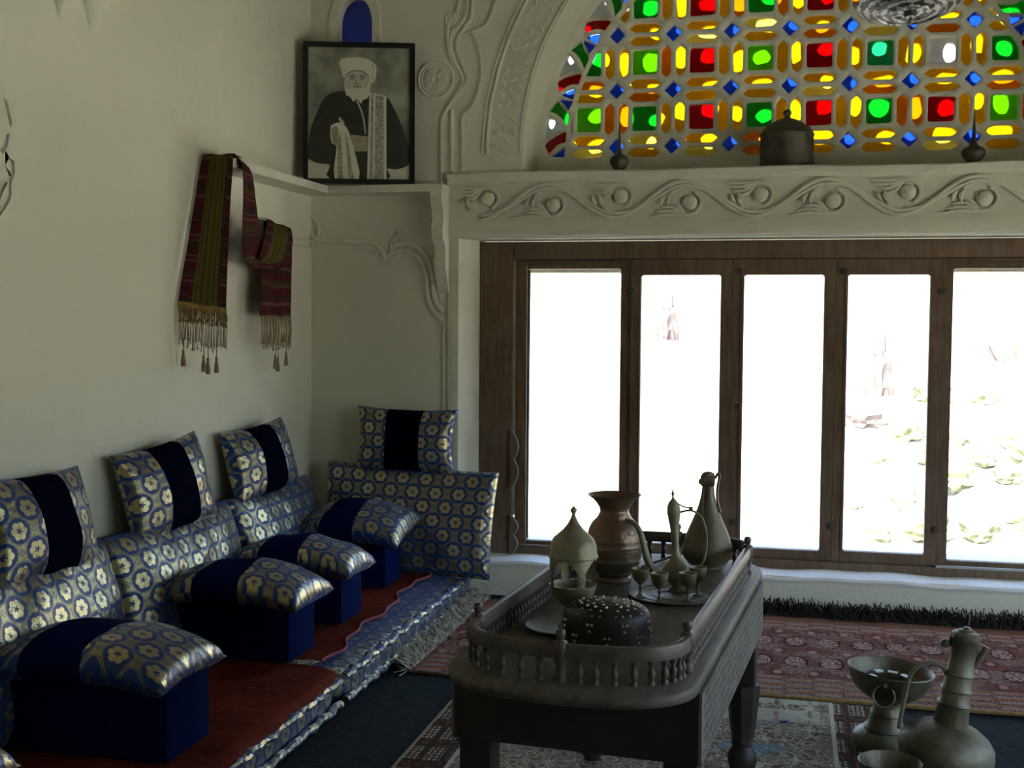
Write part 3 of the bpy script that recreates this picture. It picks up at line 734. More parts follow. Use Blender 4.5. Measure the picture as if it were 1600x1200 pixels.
def cushion(name, label, cat, group, loc, rot, w_, h_, t_, band=True, **kw):
    e = empty(name, loc, rot, label, cat, group)
    A, B = pillow_grid(w_, h_, t_, split=(0, .34) if band else None, **kw)
    if band:
        for q in halves(A, 0): weld(q).build('brocade_end', BR, e, ang=180)
        weld(B).build('velvet_band', VELB, e, ang=180)
    else: weld(A).build('brocade_cover', BR, e, ang=180)
    return e
def rounded_block(x0, x1, y0, y1, z0, z1, r, seed=0, nx=8, ny=26, bulge=.02):
    """long padded block with rounded section, uv in metres round the girth"""
    mb = MB(); cx, cz = (x0+x1)/2, (z0+z1)/2; hx, hz = (x1-x0)/2, (z1-z0)/2; n = 32; ring = []
    for k in range(n):
        a = 2*pi*k/n+pi/4; p = 4.5; q = (abs(cos(a))**p+abs(sin(a))**p)**(-1/p); ring.append((q*cos(a), q*sin(a)))
    L = [0]
    for k in range(n): a, b = ring[k], ring[(k+1) % n]; L.append(L[-1]+sqrt(((a[0]-b[0])*hx)**2+((a[1]-b[1])*hz)**2))
    vs = []; uvv = []
    for j in range(ny+1):
        t = j/ny; e = min(1, (1-abs(2*t-1)**14))**.5 if 0 < t < 1 else 0; e = .9+.1*e
        for k in range(n):
            y = y0+(y1-y0)*t; nz = noise.noise(Vector((ring[k][0]*1.5+seed, y*6, ring[k][1]*1.5)))
            z = cz+ring[k][1]*hz*(e+bulge*nz); vs.append((cx+ring[k][0]*hx*(e+bulge*nz*.5), y, max(z, z0)))
    fs = []; uvs = []
    for j in range(ny):
        for k in range(n):
            fs.append((j*n+k, j*n+(k+1) % n, (j+1)*n+(k+1) % n, (j+1)*n+k)); ya, yb = vs[j*n][1], vs[(j+1)*n][1]
            uvs.append([(ya, L[k]), (ya, L[k+1]), (yb, L[k+1]), (yb, L[k])])
    for base in (0, ny*n):
        fs.append([base+k for k in range(n)]); uvs.append([(vs[base+k][0], vs[base+k][2]) for k in range(n)])
    mb.add(vs, fs, uvs); return mb
# floor mattresses
for i, (y0, y1, lab) in enumerate(((4.15, 6.07, 'long low brocade floor mattress running into the far corner under three armrests'),
                                   (1.9, 4.135, 'low brocade floor mattress in the foreground covered by the dark red rug'))):
    e = empty('floor_mattress', (0, 0, 0), label=lab, cat='mattress', group='floor mattresses along the left wall')
    rounded_block(.015, .925 if i == 0 else .918, y0, y1, 0.002, .142, .03, seed=i*3, ny=60, bulge=.035).build('brocade_cover', BR, e, ang=60)
    mb = MB(); n = 80
    mb.tube([(.922+.006*sin(k*.9)+(.0), y0+.02+(y1-y0-.04)*k/n, .118+.004*sin(k*1.7)) for k in range(n+1)], [.017+.002*sin(k*2.1) for k in range(n+1)], 8)
    for q in range(len(mb.uv)):
        mb.uv[q] = [(mb.v[i_][1], mb.v[i_][2]*2+mb.v[i_][0]) for i_ in mb.f[q]]
    mb.build('upper_roll', BR, e); mb = MB()
    mb.tube([(.926+.004*sin(k*1.1), y0+.02+(y1-y0-.04)*k/n, .030+.004*sin(k*1.3)) for k in range(n+1)], [.015+.002*sin(k*1.9) for k in range(n+1)], 8)
    for q in range(len(mb.uv)): mb.uv[q] = [(mb.v[i_][1], mb.v[i_][2]*2+mb.v[i_][0]) for i_ in mb.f[q]]
    mb.build('lower_roll', BR, e)
# rugs over the mattresses
def cloth(x0, x1, y0, y1, z, name, m, edge=None, nx=30, ny=60, th=.006, amp=.004, seed=0, parent=None, drop=0, uvo=None, **kw):
    mb = MB(); P = []
    for j in range(ny+1):
        for i in range(nx+1):
            y = y0+(y1-y0)*j/ny; xe = x1+(edge(y) if edge else 0); x = x0+(xe-x0)*i/nx
            zz = z+amp*(noise.noise(Vector((x*7+seed, y*7, 0)))+.5) + .3*amp*noise.noise(Vector((x*25, y*25, seed)))
            if drop and i >= nx-1: zz -= drop*(1 if i == nx else .25)
            P.append((x, y, zz))
    m_ = nx+1; ox, oy = uvo or (x0, y0)
    fs = [(j*m_+i, j*m_+i+1, (j+1)*m_+i+1, (j+1)*m_+i) for j in range(ny) for i in range(nx)]
    uv = [[(P[k][0]-ox, P[k][1]-oy) for k in q] for q in fs]
    b = len(P); P2 = P+[(p[0], p[1], p[2]-th) for p in P]
    bd = [i for i in range(nx)]+[nx+j*m_ for j in range(ny)]+[ny*m_+nx-i for i in range(nx)]+[(ny-j)*m_ for j in range(ny)]
    sf = [(bd[k], bd[(k+1) % len(bd)], bd[(k+1) % len(bd)]+b, bd[k]+b) for k in range(len(bd))]
    mb.add(P2, fs+sf, uv+[[(P2[k][0]-ox, P2[k][1]-oy) for k in q] for q in sf])
    return mb.build(name, m, parent, ang=60, **kw), P
def fringe(name, m, base, direction, n, L, parent, rad=.0016, curl=.5, segs=5, zmin=.003, wind=0.03):
    """strands starting along base (callable t->Vector) hanging in direction"""
    mb = MB()
    for k in range(n):
        t = (k+random.random())/n; p = Vector(base(t)); d = Vector(direction(t) if callable(direction) else direction).normalized(); l = L*random.uniform(.6, 1.25); pts = [p]
        d = (d+Vector((random.uniform(-curl, curl), random.uniform(-curl, curl), random.uniform(-curl, curl)*.4))).normalized()
        for s_ in range(segs):
            d = (d+Vector((random.uniform(-curl, curl), random.uniform(-curl, curl), random.uniform(-curl, curl)*.5))*.6).normalized()
            q = pts[-1]+d*l/segs
            if q.z < zmin: q.z = zmin+random.random()*.004
            pts.append(q)
        mb.tube(pts, [rad]*len(pts), 3)
    return mb.build(name, m, parent, kind='stuff')
def wob(y): return .018*sin(y*9)+.012*sin(y*23+1)-.05*(y-4.3)
e = empty('seat_rug', (0, 0, 0), label='brownish red rug with a wavy rose edge lying on the far mattress', cat='rug', group='rugs spread over the mattresses')
_, P = cloth(.25, .815, 4.20, 5.80, .156, 'rug_field', RUGS, edge=wob, parent=e, seed=2)
mb = MB(); mb.tube([(P[j*31+30][0], P[j*31+30][1], P[j*31+30][2]) for j in range(61)], .0055, 6); mb.build('rose_binding', PNK, e)
fringe('fringe', FRW, lambda t: (.40+.42*t, 4.20, .158), (0, -1, -.05), 130, .045, e, curl=.7, zmin=.152)
e = empty('seat_rug', (0, 0, 0), label='dark red rug covering the foreground mattress up to its front edge', cat='rug', group='rugs spread over the mattresses')
cloth(.20, .930, 1.95, 4.145, .156, 'rug_field', RUGS, edge=lambda y: .004*sin(y*20)-(.05 if y > 4.11 else 0)-.02*max(0, (y-4.0)), parent=e, seed=9, drop=.022)
fringe('fringe', FRW, lambda t: (.86+.075*t, 4.145, .158-.03*t), (.05, .3, -.6), 26, .06, e, curl=.4, zmin=.02)

# back bolsters
gB = 'brocade back bolsters against the walls'
def bolster(label, y0, y1, lean=16, seed=0, x=.215, z=.385, t=.31, h=.53):
    return cushion('bolster', label, 'bolster', gB, (x, (y0+y1)/2, z), (0, R(0), 0), 1, 1, 1, False) if 0 else _bol(label, y0, y1, lean, seed, x, z, t, h)
def _bol(label, y0, y1, lean, seed, x, z, t, h):
    e = empty('bolster', (x, (y0+y1)/2, z), (0, 0, R(90)), label, 'bolster', gB)
    A, _ = pillow_grid(y1-y0, h, t, n=40, m=24, pinch=.03, ex=.30, seed=seed, uvo=(seed*.07, 0))
    o = weld(A).build('brocade_cover', BR, e, ang=180); o.rotation_euler = (R(-lean), 0, 0)
    for sg in (-1, 1):
        mb = MB(); mb.tube([(sg*(y1-y0)/2*.985, 0, h/2*.97*k/8) for k in range(-8, 9)], .006, 6)
        s_ = mb.build('piping', BR, e); s_.rotation_euler = (R(-lean), 0, 0)
    return e
_bol('brocade back bolster nearest the camera, cut by the left edge', 2.86, 3.87, 13, 1, .155, .395, .25, .52)
_bol('brocade back bolster on the left wall, second from the camera', 3.87, 4.86, 13, 2, .150, .395, .24, .51)
_bol('brocade back bolster on the left wall beside the far corner', 4.87, 5.78, 13, 3, .145, .395, .23, .51)
e = cushion('bolster', 'wide flat brocade bolster leaning on the back wall beside the window', 'bolster', gB, (.595, 5.94, .408), (R(-12), R(2), R(0)), .93, .55, .17, False, pinch=.025, ex=.28, seed=4, n=44, m=26)
# pillows above the bolsters
gP = 'brocade scatter pillows with a navy velvet stripe'
for i, (lab, loc, rot, w_, h_) in enumerate((
    ('striped brocade pillow on the nearest bolster, cut by the left edge', (.115, 3.50, .755), (R(-14), R(2), R(90)), .56, .37),
    ('striped brocade pillow on the second bolster, one corner poking up', (.12, 4.32, .775), (R(-14), R(-5), R(84)), .55, .37),
    ('striped brocade pillow on the left wall nearest the corner', (.12, 5.19, .785), (R(-15), R(-4), R(82)), .52, .345),
    ('upright striped brocade pillow on the back wall bolster, under the wall moulding', (.575, 5.975, .815), (R(-8), R(1), 0), .55, .345))):
    cushion('pillow', lab, 'pillow', gP, loc, rot, w_, h_, .17, seed=i*2+1, pinch=.085, uvo=(.04*i, .03*i))
# armrests: velvet box with a brocade cushion strapped on top
gA = 'box armrests on the floor mattresses'
def armrest(label, x0, x1, y0, y1, ztop, cx0, cx1, cy0, cy1, tilt=0, seed=0, dz=0):
    e = empty('armrest', ((x0+x1)/2, (y0+y1)/2, .150), label=label, cat='armrest', group=gA)
    mb = MB(); hx, hy = (x1-x0)/2, (y1-y0)/2; mb.box((-hx, -hy, 0.012), (hx, hy, ztop-.150), ch=.012); mb.build('velvet_box', VEL, e)
    A, B = pillow_grid(cx1-cx0, cy1-cy0, .145, split=(-.12, .27), seed=seed, pinch=.035, ex=.30, uvo=(.05*seed, .02), sag=0)
    H = halves(A, -.12*(cx1-cx0)/2)
    for mbx, nm, mt in ((H[0], 'brocade_end', BR), (H[1], 'brocade_end', BR), (B, 'velvet_band', VEL)):
        v = []
        for x, y, z in mbx.v:                 # lay flat: Z->Y ; droop the ends over the box
            q_ = abs(x)/((cx1-cx0)/2); v.append((x, z, y-.050*q_**2.2-.012*(abs(z)/((cy1-cy0)/2))**2))
        mbx.v = v; o = weld(mbx).build(nm, mt, e, ang=180)
        o.location = ((cx0+cx1)/2-(x0+x1)/2, (cy0+cy1)/2-(y0+y1)/2, ztop-.150+.045+dz); o.rotation_euler = (R(tilt), 0, 0)
    return e
armrest('velvet box armrest in the foreground, deep in shadow', .22, .79, 3.10, 3.36, .405, .17, .81, 3.03, 3.44, seed=1)
armrest('velvet box armrest second from the camera, brightly edged cushion', .25, .72, 4.13, 4.38, .405, .20, .79, 4.04, 4.41, seed=2)
armrest('velvet box armrest third from the camera, shorter cushion', .25, .70, 4.72, 4.97, .405, .20, .775, 4.62, 4.95, seed=3)
armrest('velvet box armrest in the far corner with a drooping cushion', .25, .655, 5.42, 5.66, .40, .19, .74, 5.32, 5.72, tilt=12, seed=4, dz=.03)
armrest('velvet box armrest whose brocade corner shows at the bottom left', .20, .68, 2.10, 2.38, .405, .17, .76, 2.04, 2.47, seed=5)

# ------------------------------------------------------------------ floor rugs
gR = 'patterned rugs on the floor'
e = empty('floor_rug', (0, 0, 0), label='faded red medallion rug under the window with a black fringe along the wall', cat='rug', group=gR)
cloth(1.62, 4.30, 4.66, 5.94, .014, 'rug_field', RUGR, parent=e, nx=50, ny=30, th=.010, amp=.003)
mb = MB(); mb.tube([(1.62+2.68*k/60, 4.662, .012) for k in range(61)], .006, 6); mb.build('edge_binding', SCG, e)
fringe('black_fringe', FRB, lambda t: (2.36+1.9*t, 5.94+.015*sin(t*20), .012), lambda t: (-.1, .7, .55), 2600, .085, e, rad=.0027, curl=.55)
e = empty('floor_rug', (0, 0, 0), label='rose red rug between the mattress and the table with a pale tangled fringe', cat='rug', group=gR)
cloth(1.02, 1.60, 4.645, 5.95, .013, 'rug_field', RUGR, parent=e, nx=20, ny=30, th=.010, amp=.003, uvo=(.93, 4.62))
fringe('pale_fringe', FRW, lambda t: (1.03, 4.65+1.3*t, .012), lambda t: (-.8, -.2, .35), 700, .10, e, rad=.0022, curl=.8)
e = empty('floor_rug', (0, 0, 0), label='beige figured rug with dark checked borders under the table legs', cat='rug', group=gR)
cloth(1.29, 2.86, 2.30, 4.64, .010, 'rug_field', RUGB, parent=e, nx=30, ny=40, th=.008, amp=.0015)

# ------------------------------------------------------------------ table
TB = empty('low_table', (2.10, 3.27, 0.012), (0, 0, R(-5)), 'dark carved wooden table with a turned gallery rail round its top', 'table')
HW, SL, BU = .287, .60, .195; TZ = .648
def outline(hw, sl, bu, n=24, pw=2.5):
    pts = []
    for s_, sg in ((1, 1), (-1, -1)):
        for k in range(n+1):
            a = pi*k/n; c, s2 = cos(a), sin(a); q = (abs(c)**pw+abs(s2)**pw)**(-1/pw)
            pts.append((s_*hw*q*c, sg*(sl+bu*q*s2)))
    return pts
o0 = outline(HW, SL, BU); mb = MB(); lay = [(.992, TZ-.030), (1.0, TZ-.026), (1.005, TZ-.012), (1.0, TZ-.004), (.985, TZ)]
n = len(o0); vs = [(p[0]*s_, p[1]*s_, z) for s_, z in lay for p in o0]
mb.add(vs, [(i*n+k, i*n+(k+1) % n, (i+1)*n+(k+1) % n, (i+1)*n+k) for i in range(len(lay)-1) for k in range(n)]+[list(range(n))[::-1], [(len(lay)-1)*n+k for k in range(n)]])
mb.build('tabletop', TOPW, TB, ang=50)
AZ0, AZ1 = .456, TZ-.031
mb = MB(); mb.box((-.27, -SL-.012, AZ0), (.27, -SL+.012, AZ1)); mb.build('apron', DKW, TB)
mb = MB(); mb.box((-.27, SL-.012, AZ0), (.27, SL+.012, AZ1)); mb.build('apron', DKW, TB)
for sx in (-1, 1):
    mb = MB(); mb.box((sx*.278-.012, -SL-.012, AZ0), (sx*.278+.008 if sx > 0 else sx*.278+.012, SL+.012, AZ1)); ap = mb.build('apron', DKW, TB)
    random.seed(5); hl = []
    for i in range(40):
        for j in range(6):
            y = -SL+.028+i*.0292+(.0146 if j % 2 else 0); z = AZ0+.017+j*.0262
            if y > SL-.02: continue
            t = random.choice((-.5, .1, .6))+random.uniform(-.2, .2); L_, w_ = random.uniform(.0085, .0118), random.uniform(.0040, .0056)
            hl.append([(y+L_*cos(q)*sin(t)+w_*sin(q)*cos(t), z+L_*cos(q)*cos(t)-w_*sin(q)*sin(t)) for q in [2*pi*k/6 for k in range(6)]])
    m_ = plate([(-SL-.012, AZ0), (SL+.012, AZ0), (SL+.012, AZ1), (-SL-.012, AZ1)], hl, -.0035, .0035, .001)
    m_.v = [(sx*.290+y, x, z) for x, y, z in m_.v]; m_.build('pierced_panel', APW, ap, ang=30)
legm = None
for sx in (-1, 1):
    for sy in (-1, 1):
        if legm is None:
            mb = MB(); mb.box((-.038, -.038, .30), (.038, .038, AZ1+.0), ch=.003)
            mb.lathe([(.05, .30), (.052, .28), (.040, .16), (.034, .125), (.036, .118)], 8)
            mb.lathe([(.030, .12), (.037, .112), (.030, .104), (.034, .095), (.045, .075), (.046, .055), (.038, .025), (.026, .004), (.026, 0)], 24)
            o = mb.build('leg', DKW, TB, ang=35); legm = o.data
        else: o = link('leg', legm, TB)
        o.location = (sx*.243, sy*(SL-.045), 0)
# gallery: posts, balusters, rails
bal = MB(); bal.lathe([(.0, 0), (.0085, 0), (.0085, .006), (.0055, .010), (.0085, .019), (.0090, .027), (.0045, .036), (.006, .042), (.0085, .047), (.0085, .054), (0, .054)], 10)
balm = None
def add_bal(x, y):
    global balm
    if balm is None: o = bal.build('baluster', DKW2, TB, ang=50); balm = o.data
    else: o = link('baluster', balm, TB)
    o.location = (x, y, TZ)
IH = HW-.038
for sx in (-1, 1):
    for k in range(36): add_bal(sx*IH, -SL+.09+(2*SL-.18)*k/35)
def endpt(sg, a, bu=BU-.045, hw=IH):         # curved ends
    c, s2 = cos(a), sin(a); q = (abs(c)**2.5+abs(s2)**2.5)**(-1/2.5); return (hw*q*c, sg*(SL-.03+bu*q*s2))
for sg in (-1, 1):
    for a in [.20, .33, .46, .60, .76, .93, 1.10, 1.26, 1.40, 1.76, 1.94, 2.13, 2.33, 2.52, 2.68, 2.82, 2.95]: add_bal(*endpt(sg, a))
post = MB(); post.lathe([(0, 0), (.013, 0), (.015, .008), (.010, .016), (.013, .026), (.010, .036), (.016, .046), (.017, .075), (.015, .088), (.007, .093), (.0105, .100), (.0120, .107), (.009, .115), (0, .118)], 16)
pm = None
for (x, y) in [endpt(-1, pi/2), endpt(1, pi/2)]+[(sx*(IH), sy*(SL-.045)) for sx in (-1, 1) for sy in (-1, 1)]:
    if pm is None: o = post.build('gallery_post', DKW2, TB, ang=50); pm = o.data
    else: o = link('gallery_post', pm, TB)
    o.location = (x, y, TZ)
def rail(pts, name='gallery_rail'):
    mb = MB(); sec = [(-.011, 0), (.011, 0), (.012, .018), (.008, .030), (0, .033), (-.008, .030), (-.012, .018)]; n = len(sec); P = [Vector(p) for p in pts]; vs = []
    for i, p in enumerate(P):
        t = (P[min(i+1, len(P)-1)]-P[max(i-1, 0)]).normalized(); nn = Vector((t.y, -t.x))
        vs += [(p.x+nn.x*a, p.y+nn.y*a, TZ+.054+b_) for a, b_ in sec]
    mb.add(vs, [(i*n+k, i*n+(k+1) % n, (i+1)*n+(k+1) % n, (i+1)*n+k) for i in range(len(P)-1) for k in range(n)]+[list(range(n)), [(len(P)-1)*n+k for k in range(n)]])
    return mb.build(name, DKW2, TB, ang=45)
for sx in (-1, 1): rail([(sx*IH, -SL+.06+(2*SL-.12)*k/8) for k in range(9)])
for sg in (-1, 1):
    rail([endpt(sg, a) for a in [.02+(pi/2-.06)*k/14 for k in range(15)]]); rail([endpt(sg, a) for a in [pi/2+.04+(pi/2-.06)*k/14 for k in range(15)]])

ZT = TZ+.0125                                 # top of the table in the world
# ---- copper jug
e = empty('copper_jug', (2.005, 3.60, ZT), label='big bellied copper jug with ringed body and flared mouth, on the table', cat='jug')
PR = [(0, 0), (.052, 0), (.053, .006), (.046, .014), (.050, .022), (.066, .034), (.076, .050), (.080, .062), (.0815, .064), (.0805, .068), (.084, .082), (.0855, .100), (.0855, .103), (.0835, .105), (.082, .122), (.0835, .128), (.082, .132), (.080, .142), (.076, .160), (.066, .178), (.052, .192), (.046, .198), (.0465, .204), (.043, .208), (.045, .222), (.053, .236), (.066, .250), (.080, .260), (.082, .262), (.079, .261), (.063, .248), (.048, .232), (.041, .21), (.06, .18), (.06, .03), (0, .02)]
mb = MB(); mb.lathe(PR, 48); mb.build('vessel', COP, e, ang=55)
mb = MB()
for z, r_ in ((.030, .062), (.105, .0855), (.066, .082)): mb.lathe([(r_, z-.003), (r_+.003, z), (r_, z+.003)], 48, cap=False)
mb.build('body_ring', COP, e); mb = MB(); mb.tube([(.062+.010*cos(a), -.060, .158+.010*sin(a)) for a in [2*pi*k/14 for k in range(14)]], .0012, 5, closed=True, up=(0, 1, 0)); mb.build('lug_ring', COP, e)
# ---- domed incense burner and saucer
e = empty('saucer', (1.962, 2.985, ZT), label='shallow tin saucer under the domed incense burner', cat='saucer')
mb = MB(); mb.lathe([(0, 0), (.05, 0), (.088, .008), (.096, .012), (.0945, .0145), (.085, .011), (.05, .004), (0, .004)], 48); mb.build('dish', TIN, e)
e = empty('incense_burner', (1.985, 3.00, ZT+.0045), label='domed brass incense burner with arched openings, beside the copper jug', cat='incense burner')
mb = MB(); mb.lathe([(0, 0), (.036, 0), (.037, .008), (.026, .020), (.018, .040), (.020, .052), (.030, .062), (.046, .074), (.055, .090), (.060, .108), (.061, .112), (.058, .112), (.052, .092), (.03, .074), (0, .070)], 40); mb.build('bowl', BRS, e)
mb = MB(); NT, NZ = 144, 40; zb, zt = .108, .188; rad = lambda z: .0585+.002*sin((z-zb)/(zt-zb)*pi)
keep = set()
for i in range(NT):
    for j in range(NZ):
        th = (i+.5)/NT*4 % 1; z = (j+.5)/NZ; d = abs(th-.5)/.40; lim = .50 if d > 1 else .50+.38*(1-d**1.8)
        if d < 1 and z < lim-.0: continue
        keep.add((i, j))
for inner in (0, 1):
    vs = [((rad(zb+(zt-zb)*j/NZ)-inner*.0022)*cos(2*pi*i/NT+.55), (rad(zb+(zt-zb)*j/NZ)-inner*.0022)*sin(2*pi*i/NT+.55), zb+(zt-zb)*j/NZ) for j in range(NZ+1) for i in range(NT)]
    mb.add(vs, [(j*NT+i, j*NT+(i+1) % NT, (j+1)*NT+(i+1) % NT, (j+1)*NT+i) for i, j in sorted(keep)])
mb.build('arcade', BRS, e, ang=60, recalc=False)
mb = MB(); mb.lathe([(.062, .180), (.064, .184), (.062, .188), (.0605, .196), (.0585, .212), (.052, .228), (.040, .240), (.026, .252), (.014, .268), (.006, .284), (.004, .292), (.008, .298), (.009, .302), (.005, .307), (0, .312)], 48, cap=False); mb.build('dome_lid', BRS, e, ang=60)
# ---- studded cap
e = empty('studded_cap', (2.085, 2.905, ZT), label='round dark leather cap set with small brass studs, on the table front', cat='cap')
sx, sy = .108, .095; pr = [(0, 0), (1.0, 0), (1.01, .02), (1.01, .055), (.985, .072), (.92, .084), (.78, .092), (.5, .099), (.2, .102), (0, .103)]
mb = MB(); mb.lathe([(r_, z) for r_, z in pr], 48, sx=sx, sy=sy); mb.build('leather_body', LEA, e, ang=70)
mb = MB(); random.seed(11)
def stud(x, y, z, r_=.0043): mb.lathe([(r_, -r_*.5), (r_*.95, 0), (r_*.7, r_*.6), (0, r_*.9)], 8, (x, y, z), cap=False)
for ring_, nn in ((.22, 5), (.42, 9), (.60, 14), (.76, 18), (.90, 22)):
    for k in range(nn):
        a = 2*pi*k/nn+ring_*3+random.uniform(-.1, .1); q = min(pr[3:], key=lambda p: abs(p[0]-ring_)); zz = .103-.008*ring_-(.010*max(0, ring_-.6)/.3)-.004*(ring_ > .85); stud(ring_*sx*cos(a), ring_*sy*sin(a), zz-.001)
for k in range(16):
    a = 2*pi*k/16+.15; zc = (.026, .056)[k % 2]
    for da, dz_ in ((-.05, .005), (.05, .005), (0, -.010)):
        stud(1.01*sx*cos(a+da), 1.01*sy*sin(a+da), zc+dz_, .0040)
mb.build('brass_studs', STD, e, kind='stuff')
# ---- tray with coffee pot and cups
e = empty('round_tray', (2.205, 3.425, ZT), label='round engraved metal tray holding the coffee pot and four small cups', cat='tray')
mb = MB(); mb.lathe([(0, .002), (.118, .002), (.124, .006), (.130, .007), (.131, .010), (.124, .010), (.116, .0065), (.100, .0055), (.098, .007), (.094, .007), (.092, .0055), (.060, .0055), (.058, .007), (.055, .0055), (0, .0055)], 56); mb.build('dish', TIN, e)
ZY = ZT+.0062
e = empty('coffee_pot', (2.208, 3.485, ZY), (0, R(-3.5), 0), label='tall slender brass coffee pot with long curved spout and thin handle', cat='coffee pot')
mb = MB(); mb.lathe([(0, -.001), (.025, -.001), (.026, .006), (.016, .014), (.020, .020), (.034, .030), (.043, .044), (.044, .056), (.038, .070), (.024, .084), (.014, .096), (.0115, .112), (.0105, .135), (.011, .160), (.0135, .188), (.0165, .205), (.0185, .222), (.0195, .224), (.0195, .229), (.0185, .231), (0, .231)], 36); mb.build('body', BRS, e, ang=55)
mb = MB(); mb.lathe([(.0195, .231), (.0185, .243), (.014, .256), (.006, .265), (.003, .270), (.0025, .276), (.005, .281), (.003, .287), (0, .298)], 24, cap=False); mb.tube([(.014, 0, .252), (.028, -.002, .244), (.045, -.004, .240), (.050, -.004, .238)], .0022, 6); mb.box((.044, -.010, .230), (.056, .002, .244), ch=.002); mb.build('hinged_lid', BRS, e, ang=50)
sp = cr([(-.028, -.01, .036), (-.058, -.015, .052), (-.078, -.018, .085), (-.088, -.02, .130), (-.096, -.022, .170), (-.112, -.022, .200), (-.140, -.020, .212)], 5)
mb = MB(); mb.tube(sp, [.014-.0085*k/(len(sp)-1) for k in range(len(sp))], 12); mb.build('spout', BRS, e, ang=60)
mb = MB(); mb.tube(cr([(.019, 0, .228), (.050, -.002, .232), (.078, -.004, .215), (.090, -.004, .175), (.090, -.004, .130), (.080, -.004, .085), (.060, -.002, .066), (.038, 0, .062)], 5), .0030, 8); mb.build('handle', BRS, e)
gC = 'small brass coffee cups on the tray'; cupr = None
cups = [((2.113, 3.370), 'small brass stem cup at the left rim of the tray'), ((2.172, 3.322), 'small brass stem cup in front of the coffee pot spout'),
        ((2.248, 3.345), 'small brass stem cup front right of the coffee pot'), ((2.270, 3.430), 'small brass stem cup behind the right front cup')]
for (xy, lab) in cups:
    if cupr is None:
        cupr = empty('coffee_cup', (0, 0, 0), label=lab, cat='cup', group=gC)
        mb = MB(); mb.lathe([(.004, .036), (.010, .041), (.018, .050), (.0215, .064), (.0225, .078), (.0215, .078), (.018, .062), (.010, .048), (0, .045)], 24); mb.build('bowl', BRS, cupr)
        mb = MB(); mb.lathe([(0, 0), (.014, 0), (.0145, .002), (.006, .006), (.0035, .012), (.003, .024), (.006, .028), (.003, .032), (.004, .037)], 16); mb.build('stem', BRS, cupr); c = cupr
    else: c = copy_tree(cupr); c['label'] = lab
    c.location = (xy[0], xy[1], ZY); c.scale = (1.12, 1.12, 1.05)
# ---- drop shaped flask with animal-head stopper
e = empty('metal_flask', (2.268, 3.86, ZT), label='tall drop-shaped metal flask with sculpted head and narrow neck', cat='flask')
mb = MB(); mb.lathe([(0, 0), (.046, 0), (.048, .004), (.046, .008), (.060, .016), (.075, .034), (.081, .052), (.079, .072), (.070, .100), (.058, .130), (.045, .160), (.034, .188), (.026, .215), (.021, .238), (.0185, .262), (0, .262)], 44); mb.build('body', GRM, e, ang=55)
mb = MB(); mb.box((-.024, -.020, .262), (.022, .020, .300), ch=.009); mb.box((-.030, -.013, .268), (-.012, .013, .285), ch=.005); mb.lathe([(.006, .292), (.020, .296), (.019, .304), (.008, .308), (0, .309)], 14, (.0, 0, 0)); mb.lathe([(0, .288), (.005, .291), (0, .297)], 8, (-.014, -.017, 0)); mb.build('animal_head', GRM, e, ang=45)
mb = MB(); mb.tube(cr([(.022, -.004, .288), (.030, -.006, .304), (.036, -.006, .296), (.030, -.006, .262), (.030, -.006, .22), (.040, -.006, .180)], 5), .0042, 8); mb.build('handle', GRM, e)
mb = MB(); mb.tube([(-.012, -.021, .262), (-.013, -.026, .22), (-.014, -.036, .18), (-.014, -.052, .13)], .002, 6); mb.build('raised_seam', GRM, e)

e = empty('brass_rod', (2.115, 3.905, ZT+.0005), label='thin dark brass rod lying on the table between the jug and the flask', cat='rod')
mb = MB(); mb.tube([(-.045, -.115, .006), (0, 0, .006), (.045, .115, .006)], [.0045, .0038, .0045], 8); mb.tube([(.038, .096, .006), (.052, .132, .006)], [.007, .005], 8); mb.build('shaft', DRK, e)
mb = MB(); mb.prism([(0, 0), (.018, .004), (.026, .020), (.012, .016), (.006, .030), (-.006, .014)], lambda p: (p[0], p[1], .001), lambda p: (p[0]*.9, p[1]*.9, .006)); mb.build('paper_scrap', mat('blue_paper', (.03, .07, .30), .7), smooth=False, loc=(2.51, 4.36, .012), label='tiny blue scrap lying on the beige rug behind the table', cat='scrap')
# ------------------------------------------------------------------ vessels on the floor
e = empty('footed_brazier', (2.845, 4.19, .013), (0, R(4.5), 0), 'footed brass brazier bowl with ring handle, standing on the rug', 'brazier')
mb = MB(); mb.lathe([(0, 0), (.100, 0), (.104, .006), (.104, .030), (.098, .044), (.082, .056), (.070, .062), (.072, .066), (.060, .078), (.054, .100), (.050, .112), (.054, .116), (.050, .121), (.044, .140), (.042, .155), (.048, .163), (.040, .168), (0, .168)], 44); mb.build('pedestal', GRM, e, ang=50)
mb = MB(); mb.lathe([(0, .160), (.045, .162), (.080, .176), (.112, .200), (.132, .232), (.138, .262), (.142, .268), (.140, .272), (.134, .268), (.127, .236), (.108, .207), (.078, .184), (.04, .172), (0, .170)], 56); mb.build('bowl', GRM, e, ang=60)
for a in (.55, 1.35, 2.2, 3.6):
    mb = MB(); r1, r2 = .112, .050; pp = []
    for s_ in range(7):
        t = s_/6; r_ = r1+(r2-r1)*t; z = .212+.034*sin(t*pi*.62); pp.append((r_*cos(a), r_*sin(a), z))
    vs = []; dx, dy = -sin(a), cos(a)
    for p in pp: vs += [(p[0]+dx*.016, p[1]+dy*.016, p[2]), (p[0]-dx*.016, p[1]-dy*.016, p[2]), (p[0]-dx*.016, p[1]-dy*.016, p[2]-.003), (p[0]+dx*.016, p[1]+dy*.016, p[2]-.003)]
    mb.add(vs, [(i*4+k, i*4+(k+1) % 4, i*4+4+(k+1) % 4, i*4+4+k) for i in range(6) for k in range(4)]+[(0, 1, 2, 3), (24, 25, 26, 27)]); mb.build('curved_tongue', STL, e, ang=50)
